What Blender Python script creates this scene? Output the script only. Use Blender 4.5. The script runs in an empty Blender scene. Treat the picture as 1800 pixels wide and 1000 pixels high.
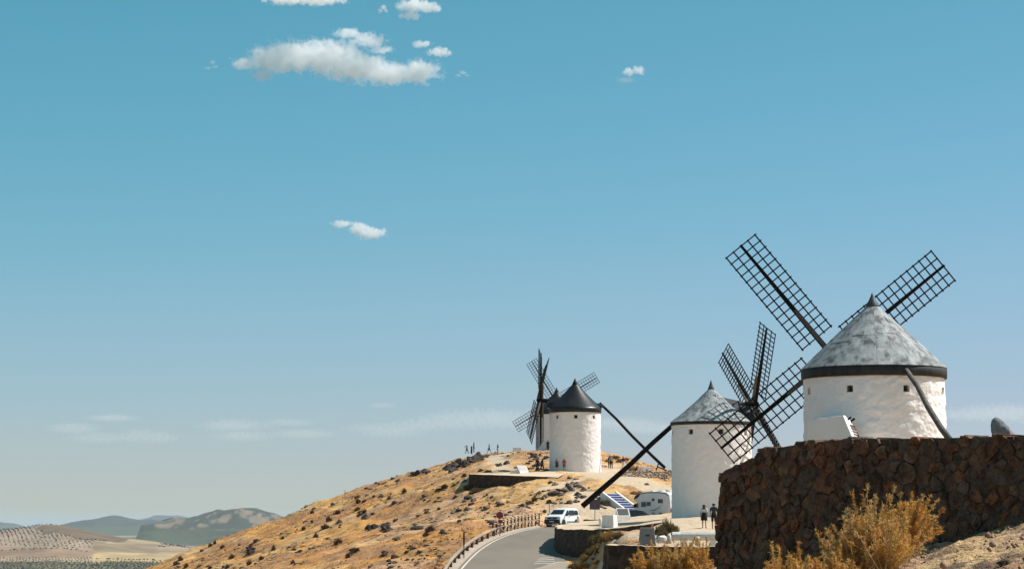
import bpy, bmesh, math, random
import numpy as np
from mathutils import Vector, Matrix

random.seed(11)
RNG = np.random.default_rng(11)
scene = bpy.context.scene
col = scene.collection

# ------------------------------------------------------------------ camera
FPX = 4000.0                       # focal length in pixels of the 1800 px wide photograph
PITCH = math.atan(418.0 / FPX)     # the horizon lies at row 918
cam_data = bpy.data.cameras.new('camera')
cam_data.sensor_width = 36.0
cam_data.lens = 36.0 * FPX / 1800.0
cam_data.clip_start = 0.1
cam_data.clip_end = 150000.0
cam = bpy.data.objects.new('camera', cam_data)
cam.rotation_euler = (math.pi / 2 + PITCH, 0, 0)
col.objects.link(cam)
scene.camera = cam

# ------------------------------------------------------------------ light
SUN_EL = math.radians(50.0)
SUN_AZ = math.radians(75.0)        # clockwise from +Y (the viewing direction)
SUN = Vector((math.sin(SUN_AZ) * math.cos(SUN_EL), math.cos(SUN_AZ) * math.cos(SUN_EL), math.sin(SUN_EL)))
world = bpy.data.worlds.new('World')
scene.world = world
world.use_nodes = True
nt = world.node_tree
bg = nt.nodes['Background']
sky = nt.nodes.new('ShaderNodeTexSky')
sky.sky_type = 'NISHITA'
sky.sun_disc = False
sky.sun_elevation = SUN_EL
sky.sun_rotation = SUN_AZ
sky.altitude = 700.0
sky.air_density = 0.8
sky.dust_density = 0.5
sky.ozone_density = 5.0
# the photograph's colour grade of the sky (the same in every direction): teal shift, gentler brights
def wmath(op, a, b, c=None, clamp=None):
    m = nt.nodes.new('ShaderNodeMath'); m.operation = op
    for k, v in enumerate((a, b, c)):
        if v is None: continue
        if isinstance(v, (int, float)): m.inputs[k].default_value = v
        else: nt.links.new(v, m.inputs[k])
    return m.outputs[0]
sep = nt.nodes.new('ShaderNodeSeparateColor'); nt.links.new(sky.outputs[0], sep.inputs[0])
com = nt.nodes.new('ShaderNodeCombineColor')
for k, (drv, off, slope, lo_, hi_, fl) in enumerate(((0, .40, .245, .0, 1.05, .8), (1, 1.80, -.151, .94, 1.6, 1.8), (0, 1.155, -.062, .93, 1.2, 2.4))):
    f = wmath('MULTIPLY_ADD', sep.outputs[drv], slope, off)
    f = wmath('MINIMUM', wmath('MAXIMUM', f, lo_), hi_)
    nt.links.new(wmath('SMOOTH_MAX', wmath('MULTIPLY', sep.outputs[k], f), fl, .6), com.inputs[k])
nt.links.new(com.outputs[0], bg.inputs['Color'])
bg.inputs['Strength'].default_value = 0.067

sun_data = bpy.data.lights.new('sun', 'SUN')
sun_data.energy = 4.15
sun_data.angle = math.radians(0.53)
sun_data.color = (1.0, 0.965, 0.915)
sun_ob = bpy.data.objects.new('sun', sun_data)
sun_ob.rotation_euler = (-SUN).to_track_quat('-Z', 'Y').to_euler()
sun_ob.location = (60, 30, 120)
col.objects.link(sun_ob)

scene.render.engine = 'CYCLES'
scene.cycles.use_denoising = True
scene.cycles.max_bounces = 16
scene.cycles.diffuse_bounces = 4
scene.cycles.volume_bounces = 14
scene.cycles.volume_max_steps = 256
scene.view_settings.view_transform = 'Standard'
scene.view_settings.look = 'None'
scene.view_settings.gamma = 1.0
scene.view_settings.use_curve_mapping = False
scene.view_settings.exposure = 0.58

CP, SP = math.cos(PITCH), math.sin(PITCH)
def P(px, py, D):
    """the point of the place that lies D metres ahead and shows at pixel (px, py) of the photograph"""
    a, b = (px - 900.0) / FPX, (500.0 - py) / FPX
    s = D / (CP - b * SP)
    return Vector((a * s, D, (SP + b * CP) * s))

# ------------------------------------------------------------------ noise (numpy)
def _hash(ix, iy, iz, seed):
    h = (ix.astype(np.int64) * 374761393 + iy.astype(np.int64) * 668265263 + iz.astype(np.int64) * 2147483647 + seed * 144665) & 0xFFFFFFFF
    h = ((h ^ (h >> 13)) * 1274126177) & 0xFFFFFFFF
    h = (h ^ (h >> 16)) & 0xFFFFFF
    return h / float(0xFFFFFF)
def vnoise(x, y, z=None, seed=0):
    x = np.asarray(x, float); y = np.asarray(y, float)
    z = np.zeros_like(x) if z is None else np.asarray(z, float)
    x, y, z = np.broadcast_arrays(x, y, z)
    ix, iy, iz = np.floor(x), np.floor(y), np.floor(z)
    fx, fy, fz = x - ix, y - iy, z - iz
    fx, fy, fz = [f * f * (3 - 2 * f) for f in (fx, fy, fz)]
    r = 0
    for dx in (0, 1):
        for dy in (0, 1):
            for dz in (0, 1):
                w = (fx if dx else 1 - fx) * (fy if dy else 1 - fy) * (fz if dz else 1 - fz)
                r = r + w * _hash(ix + dx, iy + dy, iz + dz, seed)
    return r * 2 - 1
def fbm(x, y, z=None, seed=0, oct=4, gain=0.5):
    x = np.asarray(x, float); y = np.asarray(y, float)
    z = None if z is None else np.asarray(z, float)
    a, f, r = 1.0, 1.0, 0
    for o in range(oct):
        r = r + a * vnoise(x * f, y * f, None if z is None else z * f, seed + o * 17)
        a *= gain; f *= 2.03
    return r

# ------------------------------------------------------------------ mesh helpers
def mesh_from(name, verts, faces, mat=None, smooth=False):
    me = bpy.data.meshes.new(name)
    me.from_pydata([tuple(v) for v in verts], [], faces)
    me.validate(); me.update()
    if mat:
        for m in (mat if isinstance(mat, (list, tuple)) else [mat]):
            me.materials.append(m)
    if smooth:
        me.polygons.foreach_set('use_smooth', [True] * len(me.polygons))
    return me
def link(name, me, parent=None, loc=None, rot=None):
    o = bpy.data.objects.new(name, me)
    col.objects.link(o)
    if parent is not None:
        o.parent = parent
    if loc is not None:
        o.location = loc
    if rot is not None:
        o.rotation_euler = rot
    return o
def tag(o, label, cat, group=None):
    o['label'] = label; o['category'] = cat
    if group: o['group'] = group
    return o
def thing(name, label, cat, loc=(0, 0, 0), rz=0.0, group=None):
    o = bpy.data.objects.new(name, None)
    o.empty_display_size = 0.3
    col.objects.link(o)
    o.location = loc; o.rotation_euler = (0, 0, rz)
    return tag(o, label, cat, group)
def kind(o, k):
    o['kind'] = k
    return o

class MB:
    """collects shapes into one mesh"""
    def __init__(s):
        s.v, s.f, s.m = [], [], []
        s.mi = 0
    def add(s, vs, fs):
        b = len(s.v)
        s.v += [tuple(v) for v in vs]
        for f in fs:
            s.f.append([i + b for i in f]); s.m.append(s.mi)
    def box(s, c, size, rot=None, taper=1.0):
        hx, hy, hz = size[0] / 2, size[1] / 2, size[2] / 2
        vs = []
        for z in (-1, 1):
            t = taper if z > 0 else 1.0
            for x, y in ((-1, -1), (1, -1), (1, 1), (-1, 1)):
                p = Vector((x * hx * t, y * hy * t, z * hz))
                if rot is not None: p = rot @ p
                vs.append(p + Vector(c))
        s.add(vs, [(3, 2, 1, 0), (4, 5, 6, 7), (0, 1, 5, 4), (1, 2, 6, 5), (2, 3, 7, 6), (3, 0, 4, 7)])
    def tube(s, pts, rads, n=6, cap=True, square=False):
        pts = [Vector(p) for p in pts]
        rings = []
        up = None
        for i, p in enumerate(pts):
            d = (pts[min(i + 1, len(pts) - 1)] - pts[max(i - 1, 0)])
            if d.length < 1e-9: d = Vector((0, 0, 1))
            d.normalize()
            if up is None:
                up = Vector((0, 0, 1)) if abs(d.z) < 0.9 else Vector((1, 0, 0))
            a = d.cross(up)
            if a.length < 1e-6: a = d.cross(Vector((0, 1, 0)))
            a.normalize(); b = a.cross(d).normalized(); up = b
            r = rads[i] if isinstance(rads, (list, tuple)) else rads
            ring = []
            for k in range(n):
                t = 2 * math.pi * (k + (0.5 if square else 0)) / n
                ring.append(p + (a * math.cos(t) + b * math.sin(t)) * r)
            rings.append(ring)
        vs = [q for r in rings for q in r]
        fs = []
        for i in range(len(rings) - 1):
            for k in range(n):
                k2 = (k + 1) % n
                fs.append((i * n + k, i * n + k2, (i + 1) * n + k2, (i + 1) * n + k))
        if cap:
            fs.append(tuple(range(n - 1, -1, -1)))
            fs.append(tuple((len(rings) - 1) * n + k for k in range(n)))
        s.add(vs, fs)
    def lathe(s, prof, n=32, cap=False):
        vs, fs = [], []
        for r, z in prof:
            for k in range(n):
                t = 2 * math.pi * k / n
                vs.append((r * math.cos(t), r * math.sin(t), z))
        for i in range(len(prof) - 1):
            for k in range(n):
                k2 = (k + 1) % n
                fs.append((i * n + k, i * n + k2, (i + 1) * n + k2, (i + 1) * n + k))
        if cap:
            fs.append(tuple(range(n - 1, -1, -1)))
            fs.append(tuple((len(prof) - 1) * n + k for k in range(n)))
        s.add(vs, fs)
    def prism(s, poly, z0, z1):
        n = len(poly)
        vs = [(p[0], p[1], z0) for p in poly] + [(p[0], p[1], z1) for p in poly]
        fs = [tuple(range(n - 1, -1, -1)), tuple(range(n, 2 * n))]
        for k in range(n):
            k2 = (k + 1) % n
            fs.append((k, k2, n + k2, n + k))
        s.add(vs, fs)
    def mesh(s, name, mat=None, smooth=False):
        me = mesh_from(name, s.v, s.f, mat, smooth)
        if any(s.m) and len(me.polygons) == len(s.m):
            me.polygons.foreach_set('material_index', s.m)
        return me
    def build(s, name, mat, parent=None, smooth=False, loc=None, rot=None, bevel=0.0):
        me = s.mesh(name, mat, smooth)
        if bevel > 0:
            bm = bmesh.new(); bm.from_mesh(me)
            bmesh.ops.recalc_face_normals(bm, faces=bm.faces)
            bmesh.ops.bevel(bm, geom=[e for e in bm.edges if e.is_manifold and e.calc_face_angle(0) > 0.5], offset=bevel, segments=2, affect='EDGES', profile=0.6)
            bm.to_mesh(me); bm.free()
        return link(name, me, parent, loc, rot)

# ------------------------------------------------------------------ materials
def C3(c): return (c[0], c[1], c[2], 1.0)
def pm(name, c1, c2=None, scale=3.0, rough=0.85, bump=0.0, bscale=20.0, detail=6.0, lo=0.35, hi=0.65, c3=None, scale3=0.6, metal=0.0, spec=0.3,
       rand=0.0, stretch=None, attr=None, obj_random=None, coords='Object', bdist=0.05, translucent=0.0):
    """procedural material: two or three colours mixed by noise, with fine relief"""
    m = bpy.data.materials.new(name); m.use_nodes = True
    n = m.node_tree.nodes; L = m.node_tree.links
    b = n['Principled BSDF']
    b.inputs['Roughness'].default_value = rough
    b.inputs['Metallic'].default_value = metal
    b.inputs['Specular IOR Level'].default_value = spec
    tc = n.new('ShaderNodeTexCoord')
    vec = tc.outputs[coords]
    if stretch:
        mp = n.new('ShaderNodeMapping'); mp.inputs['Scale'].default_value = stretch
        L.new(vec, mp.inputs['Vector']); vec = mp.outputs[0]
    c2 = c2 or tuple(min(1, x * 1.15) for x in c1)
    no = n.new('ShaderNodeTexNoise'); no.inputs['Scale'].default_value = scale; no.inputs['Detail'].default_value = detail
    no.inputs['Roughness'].default_value = 0.6
    if obj_random is not None or rand:
        oi = n.new('ShaderNodeObjectInfo')
        ad = n.new('ShaderNodeVectorMath'); ad.operation = 'MULTIPLY_ADD'
        L.new(oi.outputs['Random'], ad.inputs[0]); ad.inputs[1].default_value = (37.0, 91.0, 53.0); L.new(vec, ad.inputs[2])
        L.new(ad.outputs[0], no.inputs['Vector'])
    else:
        L.new(vec, no.inputs['Vector'])
    mr = n.new('ShaderNodeMapRange'); mr.inputs[1].default_value = lo; mr.inputs[2].default_value = hi
    L.new(no.outputs['Fac'], mr.inputs[0])
    mx = n.new('ShaderNodeMix'); mx.data_type = 'RGBA'
    L.new(mr.outputs[0], mx.inputs[0])
    if obj_random is not None:          # colour of the piece itself picked at random from a list
        cr = n.new('ShaderNodeValToRGB'); cr.color_ramp.interpolation = 'CONSTANT'
        els = cr.color_ramp.elements
        while len(els) < len(obj_random): els.new(0.5)
        for k, c in enumerate(obj_random):
            els[k].position = k / len(obj_random); els[k].color = C3(c)
        L.new(oi.outputs['Random'], cr.inputs[0])
        dk = n.new('ShaderNodeMix'); dk.data_type = 'RGBA'; dk.blend_type = 'MULTIPLY'; dk.inputs[0].default_value = 1.0
        L.new(cr.outputs[0], dk.inputs[6]); dk.inputs[7].default_value = C3(c2)
        L.new(cr.outputs[0], mx.inputs[6]); L.new(dk.outputs[2], mx.inputs[7])
    elif attr:
        at = n.new('ShaderNodeAttribute'); at.attribute_name = attr
        dk = n.new('ShaderNodeMix'); dk.data_type = 'RGBA'; dk.blend_type = 'MULTIPLY'; dk.inputs[0].default_value = 1.0
        L.new(at.outputs['Color'], dk.inputs[6]); dk.inputs[7].default_value = C3(c2)
        L.new(at.outputs['Color'], mx.inputs[6]); L.new(dk.outputs[2], mx.inputs[7])
    else:
        mx.inputs[6].default_value = C3(c1); mx.inputs[7].default_value = C3(c2)
    out = mx.outputs[2]
    if c3 is not None:
        n3 = n.new('ShaderNodeTexNoise'); n3.inputs['Scale'].default_value = scale3; n3.inputs['Detail'].default_value = 5
        L.new(vec, n3.inputs['Vector'])
        m3 = n.new('ShaderNodeMapRange'); m3.inputs[1].default_value = 0.5; m3.inputs[2].default_value = 0.68
        L.new(n3.outputs['Fac'], m3.inputs[0])
        x3 = n.new('ShaderNodeMix'); x3.data_type = 'RGBA'
        L.new(m3.outputs[0], x3.inputs[0]); L.new(out, x3.inputs[6]); x3.inputs[7].default_value = C3(c3)
        out = x3.outputs[2]
    if rand:
        hv = n.new('ShaderNodeHueSaturation')
        r2 = n.new('ShaderNodeMapRange'); r2.inputs[3].default_value = 1 - rand; r2.inputs[4].default_value = 1 + rand
        L.new(oi.outputs['Random'], r2.inputs[0]); L.new(r2.outputs[0], hv.inputs['Value']); L.new(out, hv.inputs['Color'])
        out = hv.outputs[0]
    L.new(out, b.inputs['Base Color'])
    if translucent > 0:                 # thin dry leaves let light through
        tr = n.new('ShaderNodeBsdfTranslucent'); L.new(out, tr.inputs['Color'])
        ms = n.new('ShaderNodeMixShader'); ms.inputs[0].default_value = translucent
        L.new(b.outputs[0], ms.inputs[1]); L.new(tr.outputs[0], ms.inputs[2]); L.new(ms.outputs[0], n['Material Output'].inputs['Surface'])
    if bump > 0:
        bn = n.new('ShaderNodeTexNoise'); bn.inputs['Scale'].default_value = bscale; bn.inputs['Detail'].default_value = 5
        L.new(vec, bn.inputs['Vector'])
        bp = n.new('ShaderNodeBump'); bp.inputs['Strength'].default_value = bump; bp.inputs['Distance'].default_value = bdist
        L.new(bn.outputs['Fac'], bp.inputs['Height']); L.new(bp.outputs[0], b.inputs['Normal'])
    return m

M = {}
M['plaster'] = pm('whitewashed_plaster', (0.93, 0.85, 0.81), (0.90, 0.815, 0.77), 1.6, 0.95, 0.45, 7.0, c3=(0.91, 0.82, 0.775), scale3=0.7, bdist=0.10, spec=0.1)
M['zinc'] = pm('weathered_zinc', (0.33, 0.345, 0.34), (0.11, 0.114, 0.116), 1.5, 0.75, 0.3, 9.0, detail=10, lo=0.43, hi=0.62, c3=(0.44, 0.45, 0.44), scale3=1.6, rand=0.10, spec=0.25, stretch=(1.5, 1.5, .40))
M['black_roof'] = pm('black_roof_metal', (0.010, 0.010, 0.011), (0.022, 0.021, 0.021), 2.0, 0.36, 0.25, 5.0, spec=0.35)
M['band'] = pm('black_band', (0.016, 0.016, 0.017), (0.045, 0.044, 0.043), 2.5, 0.7, 0.3, 12.0, stretch=(1, 1, 0.25))
M['finial'] = pm('dark_finial', (0.055, 0.058, 0.065), (0.10, 0.10, 0.11), 3, 0.5)
M['wood_dark'] = pm('dark_weathered_wood', (0.008, 0.007, 0.006), (0.020, 0.016, 0.013), 6, 0.85, 0.3, 30, spec=0.1, stretch=(1, 1, 0.2))
M['wood_grey'] = pm('grey_wood', (0.16, 0.135, 0.11), (0.08, 0.065, 0.055), 5, 0.8, 0.3, 20, stretch=(1, 1, 0.2))
M['wood_pale'] = pm('pale_fence_wood', (0.40, 0.31, 0.22), (0.24, 0.17, 0.12), 4, 0.85, 0.3, 20, rand=0.15)
M['wood_brown'] = pm('brown_wood', (0.10, 0.055, 0.035), (0.055, 0.032, 0.022), 6, 0.75, 0.3, 20)
M['dark'] = pm('dark_opening', (0.012, 0.012, 0.013), (0.02, 0.02, 0.02), 3, 0.5)
M['stone'] = pm('rubble_stone', (0.1, 0.1, 0.1), (0.42, 0.38, 0.36), 7.0, 0.95, 1.0, 22, detail=10, bdist=0.05, lo=0.4, hi=0.62, spec=0.15,
                obj_random=[(0.192, 0.109, 0.066), (0.160, 0.101, 0.070), (0.275, 0.120, 0.061), (0.179, 0.118, 0.084), (0.218, 0.106, 0.062), (0.134, 0.088, 0.062), (0.237, 0.142, 0.088), (0.154, 0.109, 0.081), (0.186, 0.104, 0.066), (0.141, 0.090, 0.062)])
M['core'] = pm('wall_earth_mortar', (0.15, 0.098, 0.068), (0.07, 0.048, 0.036), 9, 0.95, 1.0, 24, detail=9, bdist=0.05)
M['rubble_wall'] = pm('rubble_masonry', (0.085, 0.052, 0.034), (0.042, 0.028, 0.021), 3.2, 0.95, 1.0, 7.0, detail=8, c3=(0.12, 0.072, 0.047), scale3=2.0, bdist=0.12)
M['rock'] = pm('hill_rock', (0.25, 0.19, 0.145), (0.07, 0.05, 0.04), 2.6, 0.92, 0.9, 8.0, detail=8, rand=0.3, bdist=0.1)
M['rock_dark'] = pm('dark_crag', (0.10, 0.074, 0.056), (0.03, 0.023, 0.019), 2.2, 0.92, 0.9, 7.0, detail=8, rand=0.3, bdist=0.1)
M['rock_pale'] = pm('pale_rubble', (0.46, 0.36, 0.27), (0.20, 0.13, 0.09), 3, 0.92, 0.8, 9, attr='tint')
M['sand'] = pm('sandy_earth', (0.62, 0.465, 0.315), (0.52, 0.375, 0.245), 1.2, 0.95, 0.5, 6.0, c3=(0.62, 0.49, 0.36), scale3=0.3)
M['asphalt'] = pm('worn_asphalt', (0.20, 0.168, 0.13), (0.165, 0.14, 0.11), 0.35, 0.9, 0.3, 30, c3=(0.225, 0.19, 0.147), scale3=0.12, stretch=(1, 0.35, 1))
M['concrete'] = pm('pale_concrete', (0.38, 0.31, 0.235), (0.29, 0.23, 0.175), 0.8, 0.9, 0.3, 10)
M['line'] = pm('worn_line_paint', (0.72, 0.68, 0.60), (0.5, 0.46, 0.40), 2.0, 0.8)
M['white_stone'] = pm('white_stone', (0.76, 0.74, 0.70), (0.62, 0.59, 0.55), 2.5, 0.9, 0.3, 12)
M['grey_stone'] = pm('grey_dressed_stone', (0.42, 0.37, 0.33), (0.34, 0.30, 0.27), 3, 0.9, 0.3, 14)
M['tuft'] = pm('dry_shrub', (0.16, 0.10, 0.045), (0.08, 0.05, 0.026), 3, 0.9, rand=0.3, translucent=0.25)
M['tuft_gold'] = pm('golden_shrub', (0.40, 0.24, 0.075), (0.24, 0.135, 0.045), 4, 0.85, rand=0.2, translucent=0.4)
M['tuft_olive'] = pm('olive_shrub', (0.20, 0.15, 0.065), (0.11, 0.085, 0.04), 4, 0.85, rand=0.2, translucent=0.35)
M['twig'] = pm('pale_twig', (0.66, 0.50, 0.29), (0.42, 0.28, 0.14), 8, 0.8)
M['needle'] = pm('golden_needles', (0.80, 0.50, 0.13), (0.85, 0.82, 0.8), 5, 0.75, attr='tint', translucent=0.5, spec=0.1)
M['grassblade'] = pm('dry_grass_blades', (0.50, 0.32, 0.12), (0.8, 0.8, 0.8), 0.5, 0.9, attr='tint', translucent=0.5, spec=0.05)
M['olive_leaf'] = pm('olive_foliage', (0.055, 0.062, 0.038), (0.035, 0.042, 0.026), 0.6, 0.9, rand=0.3)
def glassy(name, c, rough=0.08):
    return pm(name, c, tuple(x * 1.2 for x in c), 2, rough, spec=0.6)
M['glass'] = glassy('dark_glass', (0.014, 0.017, 0.018))
M['white_paint'] = pm('white_vehicle_paint', (0.80, 0.81, 0.81), (0.76, 0.77, 0.77), 1.5, 0.28, spec=0.5)
M['rv_paint'] = pm('camper_paint', (0.74, 0.74, 0.73), (0.68, 0.68, 0.67), 1.5, 0.35, spec=0.5)
M['black_plastic'] = pm('black_plastic', (0.02, 0.02, 0.021), (0.03, 0.03, 0.03), 4, 0.55)
M['tyre'] = pm('tyre_rubber', (0.018, 0.018, 0.018), (0.03, 0.03, 0.03), 5, 0.85)
M['steel'] = pm('steel', (0.42, 0.42, 0.42), (0.33, 0.33, 0.33), 4, 0.4, metal=0.6)
M['chrome'] = pm('lamp_glass', (0.62, 0.64, 0.66), (0.5, 0.52, 0.54), 5, 0.15, spec=0.6)
M['navy'] = pm('navy_car_paint', (0.018, 0.022, 0.035), (0.025, 0.03, 0.045), 3, 0.3, spec=0.5)
M['blue'] = pm('blue_riser_paint', (0.022, 0.045, 0.20), (0.03, 0.06, 0.25), 2, 0.7)
M['sign_back'] = pm('dark_sign', (0.055, 0.04, 0.055), (0.07, 0.05, 0.07), 3, 0.5)
M['red'] = pm('sign_red', (0.35, 0.05, 0.07), (0.28, 0.04, 0.06), 3, 0.5)
M['plaque'] = pm('dark_plaque', (0.05, 0.055, 0.05), (0.10, 0.10, 0.09), 12, 0.4)
M['skin'] = pm('skin', (0.42, 0.25, 0.17), (0.38, 0.22, 0.15), 8, 0.6)
M['hair'] = pm('dark_hair', (0.02, 0.014, 0.01), (0.03, 0.02, 0.015), 12, 0.6)
M['hair_red'] = pm('auburn_hair', (0.11, 0.04, 0.02), (0.08, 0.03, 0.016), 12, 0.6)
def cloth(name, c):
    M[name] = pm('cloth_' + name, c, tuple(x * 0.8 for x in c), 10, 0.9)
for nm, c in (('white', (.72, .70, .68)), ('black', (.015, .015, .016)), ('charcoal', (.045, .045, .05)), ('navyc', (.025, .035, .075)), ('redc', (.28, .07, .05)),
              ('grey', (.30, .29, .28)), ('brown', (.16, .09, .055)), ('tan', (.40, .28, .19)), ('olivec', (.09, .085, .06)), ('denim', (.07, .09, .13))):
    cloth(nm, c)

# ------------------------------------------------------------------ the hill: a smooth surface through surveyed points
CT = []
def cp(px, py, D): 
    v = P(px, py, D); CT.append((v.x, v.y, v.z))
def cw(x, y, z): CT.append((x, y, z))
# where the photographer stands and the terrace with the nearest mill
for x, y, z in ((0, 0, -1.65), (-12, 0, -3.2), (-25, 10, -7), (14, 0, -0.6), (0, 18, -1.7), (2.5, 24, -1.5), (5, 22, -1.2), (7, 18, -0.9), (10, 12, -0.3), (-8, 30, -4), (-20, 40, -8),
                (4.6, 31, 0.3), (8, 30, 0.6), (12, 34, 0.8), (8, 45, 0.3), (12, 60, 1.0), (17, 92, 1.5), (17, 106, 1.5), (24, 100, 1.6), (30, 60, 2), (30, 106, 1.4), (17, 118, 0.9), (26, 122, 0.6), 
                (2.4, 34, -2.2), (3, 45, -3.2), (3.6, 60, -4.4), (5.5, 85, -5), (8, 96, -4.2), (9, 106, -3.9), (-2, 60, -5.2), (2, 85, -6.0), (-12, 80, -9), (-14, 110, -9.5), (-22, 140, -11), (4.5, 110, -4.6), (5.5, 100, -5)):
    cw(x, y, z)
# road bed
for x, y, z in ((0, 100, -6.7), (0, 120, -5.8), (0, 140, -4.8), (0, 163, -3.5), (1, 180, -2.4), (1.5, 190, -1.85), (2, 200, -1.35), (3, 213, -.75), (4.5, 227, -.42), (8, 238, -.05), (13, 246, .35)):
    cw(x, y, z)
# ground beside the two lower terraces, up to the middle mill
for px, py, D in ((1012, 1000, 150), (1045, 985, 145), (1050, 968, 152), (1100, 941, 160), (1140, 930, 164), (1020, 990, 160), (1060, 952, 158)):
    cp(px, py, D)
for x, y, z in ((9.5, 116, -1.3), (14, 118, -1.2), (10, 130, -1.05), (15, 132, -0.9), (12, 150, -0.75), (16, 156, -0.62), (22, 150, -0.5), (14, 168, -0.15), (22, 170, 0), (16.4, 183, .44), (16.4, 190, .46), (24, 186, .5),
                (10, 178, -.1), (9, 192, 0.1), (9, 206, .3), (12, 222, .4), (18, 215, .5), (16, 236, .45), (22, 240, .6), (32, 160, 0), (34, 200, .4), (40, 240, 0)):
    cw(x, y, z)
# slope below the road, seen as the golden flank
for px, py, D in ((790, 996, 167), (700, 1000, 180), (600, 1000, 200), (500, 1000, 226), (400, 1000, 262), (330, 1000, 300),
                  (845, 950, 192), (750, 950, 216), (650, 950, 242), (550, 950, 277), (460, 950, 318),
                  (905, 925, 214), (940, 905, 236), (850, 905, 243), (750, 900, 270), (650, 900, 302), (585, 900, 335),
                  (1000, 893, 240), (1040, 893, 243), (950, 868, 256), (930, 858, 266), (850, 868, 270), (750, 862, 302), (680, 860, 338),
                  (1000, 862, 260), (1040, 860, 262), (1060, 880, 252), (1000, 843, 273), (960, 846, 272), (900, 852, 271), (1100, 880, 256), (1150, 876, 258),
                  (1068, 868, 246.8), (1086, 871, 248.5), (1050, 886, 243), (1092, 892, 243.2), (1078, 880, 245.2), (1090, 848, 268), (1140, 853, 266), (1180, 858, 264), (1220, 866, 262), (1060, 833, 281), (1030, 829, 288), (1000, 830, 282), (900, 830, 288), (840, 833, 285), (815, 842, 290), (960, 828, 292),
                  (1090, 832, 282), (1130, 829, 287), (1180, 832, 285), (1230, 836, 283),
                  (1075, 818, 305), (1110, 821, 310), (1140, 827, 305), (1190, 831, 303),
                  (800, 845, 305), (760, 846, 325), (880, 818, 325), (920, 815, 325), (850, 815, 345), (790, 828, 350), (945, 806, 335), (960, 795, 352)):
    cp(px, py, D)
# ridge
for px, py, D in ((930, 796, 372), (880, 797, 392), (840, 800, 394), (805, 812, 388), (760, 824, 382), (700, 838, 376), (640, 857, 371), (600, 870, 366), (550, 890, 360), (500, 912, 352), (450, 932, 346), (400, 953, 340), (340, 974, 335), (290, 1000, 330),
                  (1000, 796, 380), (1060, 800, 385), (1110, 803, 382), (1150, 822, 378)):
    cp(px, py, D)
# beyond the ridge it falls away
for x, y, z in ((-8, 430, 9), (6, 430, 10), (20, 420, 6.5), (34, 400, 3), (-25, 420, 3.5), (-45, 400, -4), (0, 480, 3), (25, 480, -2), (-30, 480, -5), (42, 300, 0.5), (50, 340, -2), (60, 260, -5), (60, 180, -4), (55, 110, -2), (48, 40, -1),
                (-70, 330, -13), (-75, 380, -15), (-60, 280, -14), (-50, 230, -12), (-42, 190, -12), (-34, 160, -11)):
    cw(x, y, z)
CT = np.array(CT)
def _U(r2): return r2 * np.log(r2 + 1e-9)
_sc = 0.01
_xy = CT[:, :2] * _sc
_n = len(CT)
_K = _U(((_xy[:, None] - _xy[None]) ** 2).sum(-1)) + np.eye(_n) * 0.0006
_Pm = np.c_[np.ones(_n), _xy]
_A = np.zeros((_n + 3, _n + 3)); _A[:_n, :_n] = _K; _A[:_n, _n:] = _Pm; _A[_n:, :_n] = _Pm.T
_W = np.linalg.solve(_A, np.r_[CT[:, 2], np.zeros(3)])
def tps(x, y):
    q = np.stack([np.ravel(x), np.ravel(y)], -1) * _sc
    out = np.empty(len(q))
    for i in range(0, len(q), 20000):
        s = q[i:i + 20000]
        out[i:i + 20000] = _U(((s[:, None] - _xy[None]) ** 2).sum(-1)) @ _W[:_n] + np.c_[np.ones(len(s)), s] @ _W[_n:]
    return out.reshape(np.shape(x))
PLAIN = -100.0
X0, X1, Y0, Y1 = -78.0, 62.0, -5.0, 485.0

# road edges as functions of the distance
RY = np.array([60, 95, 120, 140, 163, 180, 190, 198, 205, 213, 222, 228, 236, 244])
RXL = np.array([-1, -3, -4, -4.3, -4.1, -3.15, -2.35, -1.5, -0.5, 0.8, 2.2, 3.2, 5.0, 6.6])
RXR = np.array([6, 5, 4.4, 4.3, 4.4, 3.75, 3.6, 3.75, 4.1, 4.8, 5.8, 6.8, 8.4, 9.8])
RZ = np.array([-7.6, -6.8, -5.75, -4.75, -3.46, -2.38, -1.82, -1.40, -1.06, -.72, -.50, -.38, -.12, .2])
def smooth_interp(y, ys, vs):
    y = np.asarray(y, float)
    r = 0
    for d, w in ((-6, .15), (-3, .22), (0, .26), (3, .22), (6, .15)):
        r = r + w * np.interp(y + d, ys, vs)
    return r
def road_l(y): return smooth_interp(y, RY, RXL)
def road_r(y): return smooth_interp(y, RY, RXR)
def road_z(y): return smooth_interp(y, RY, RZ)

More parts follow.
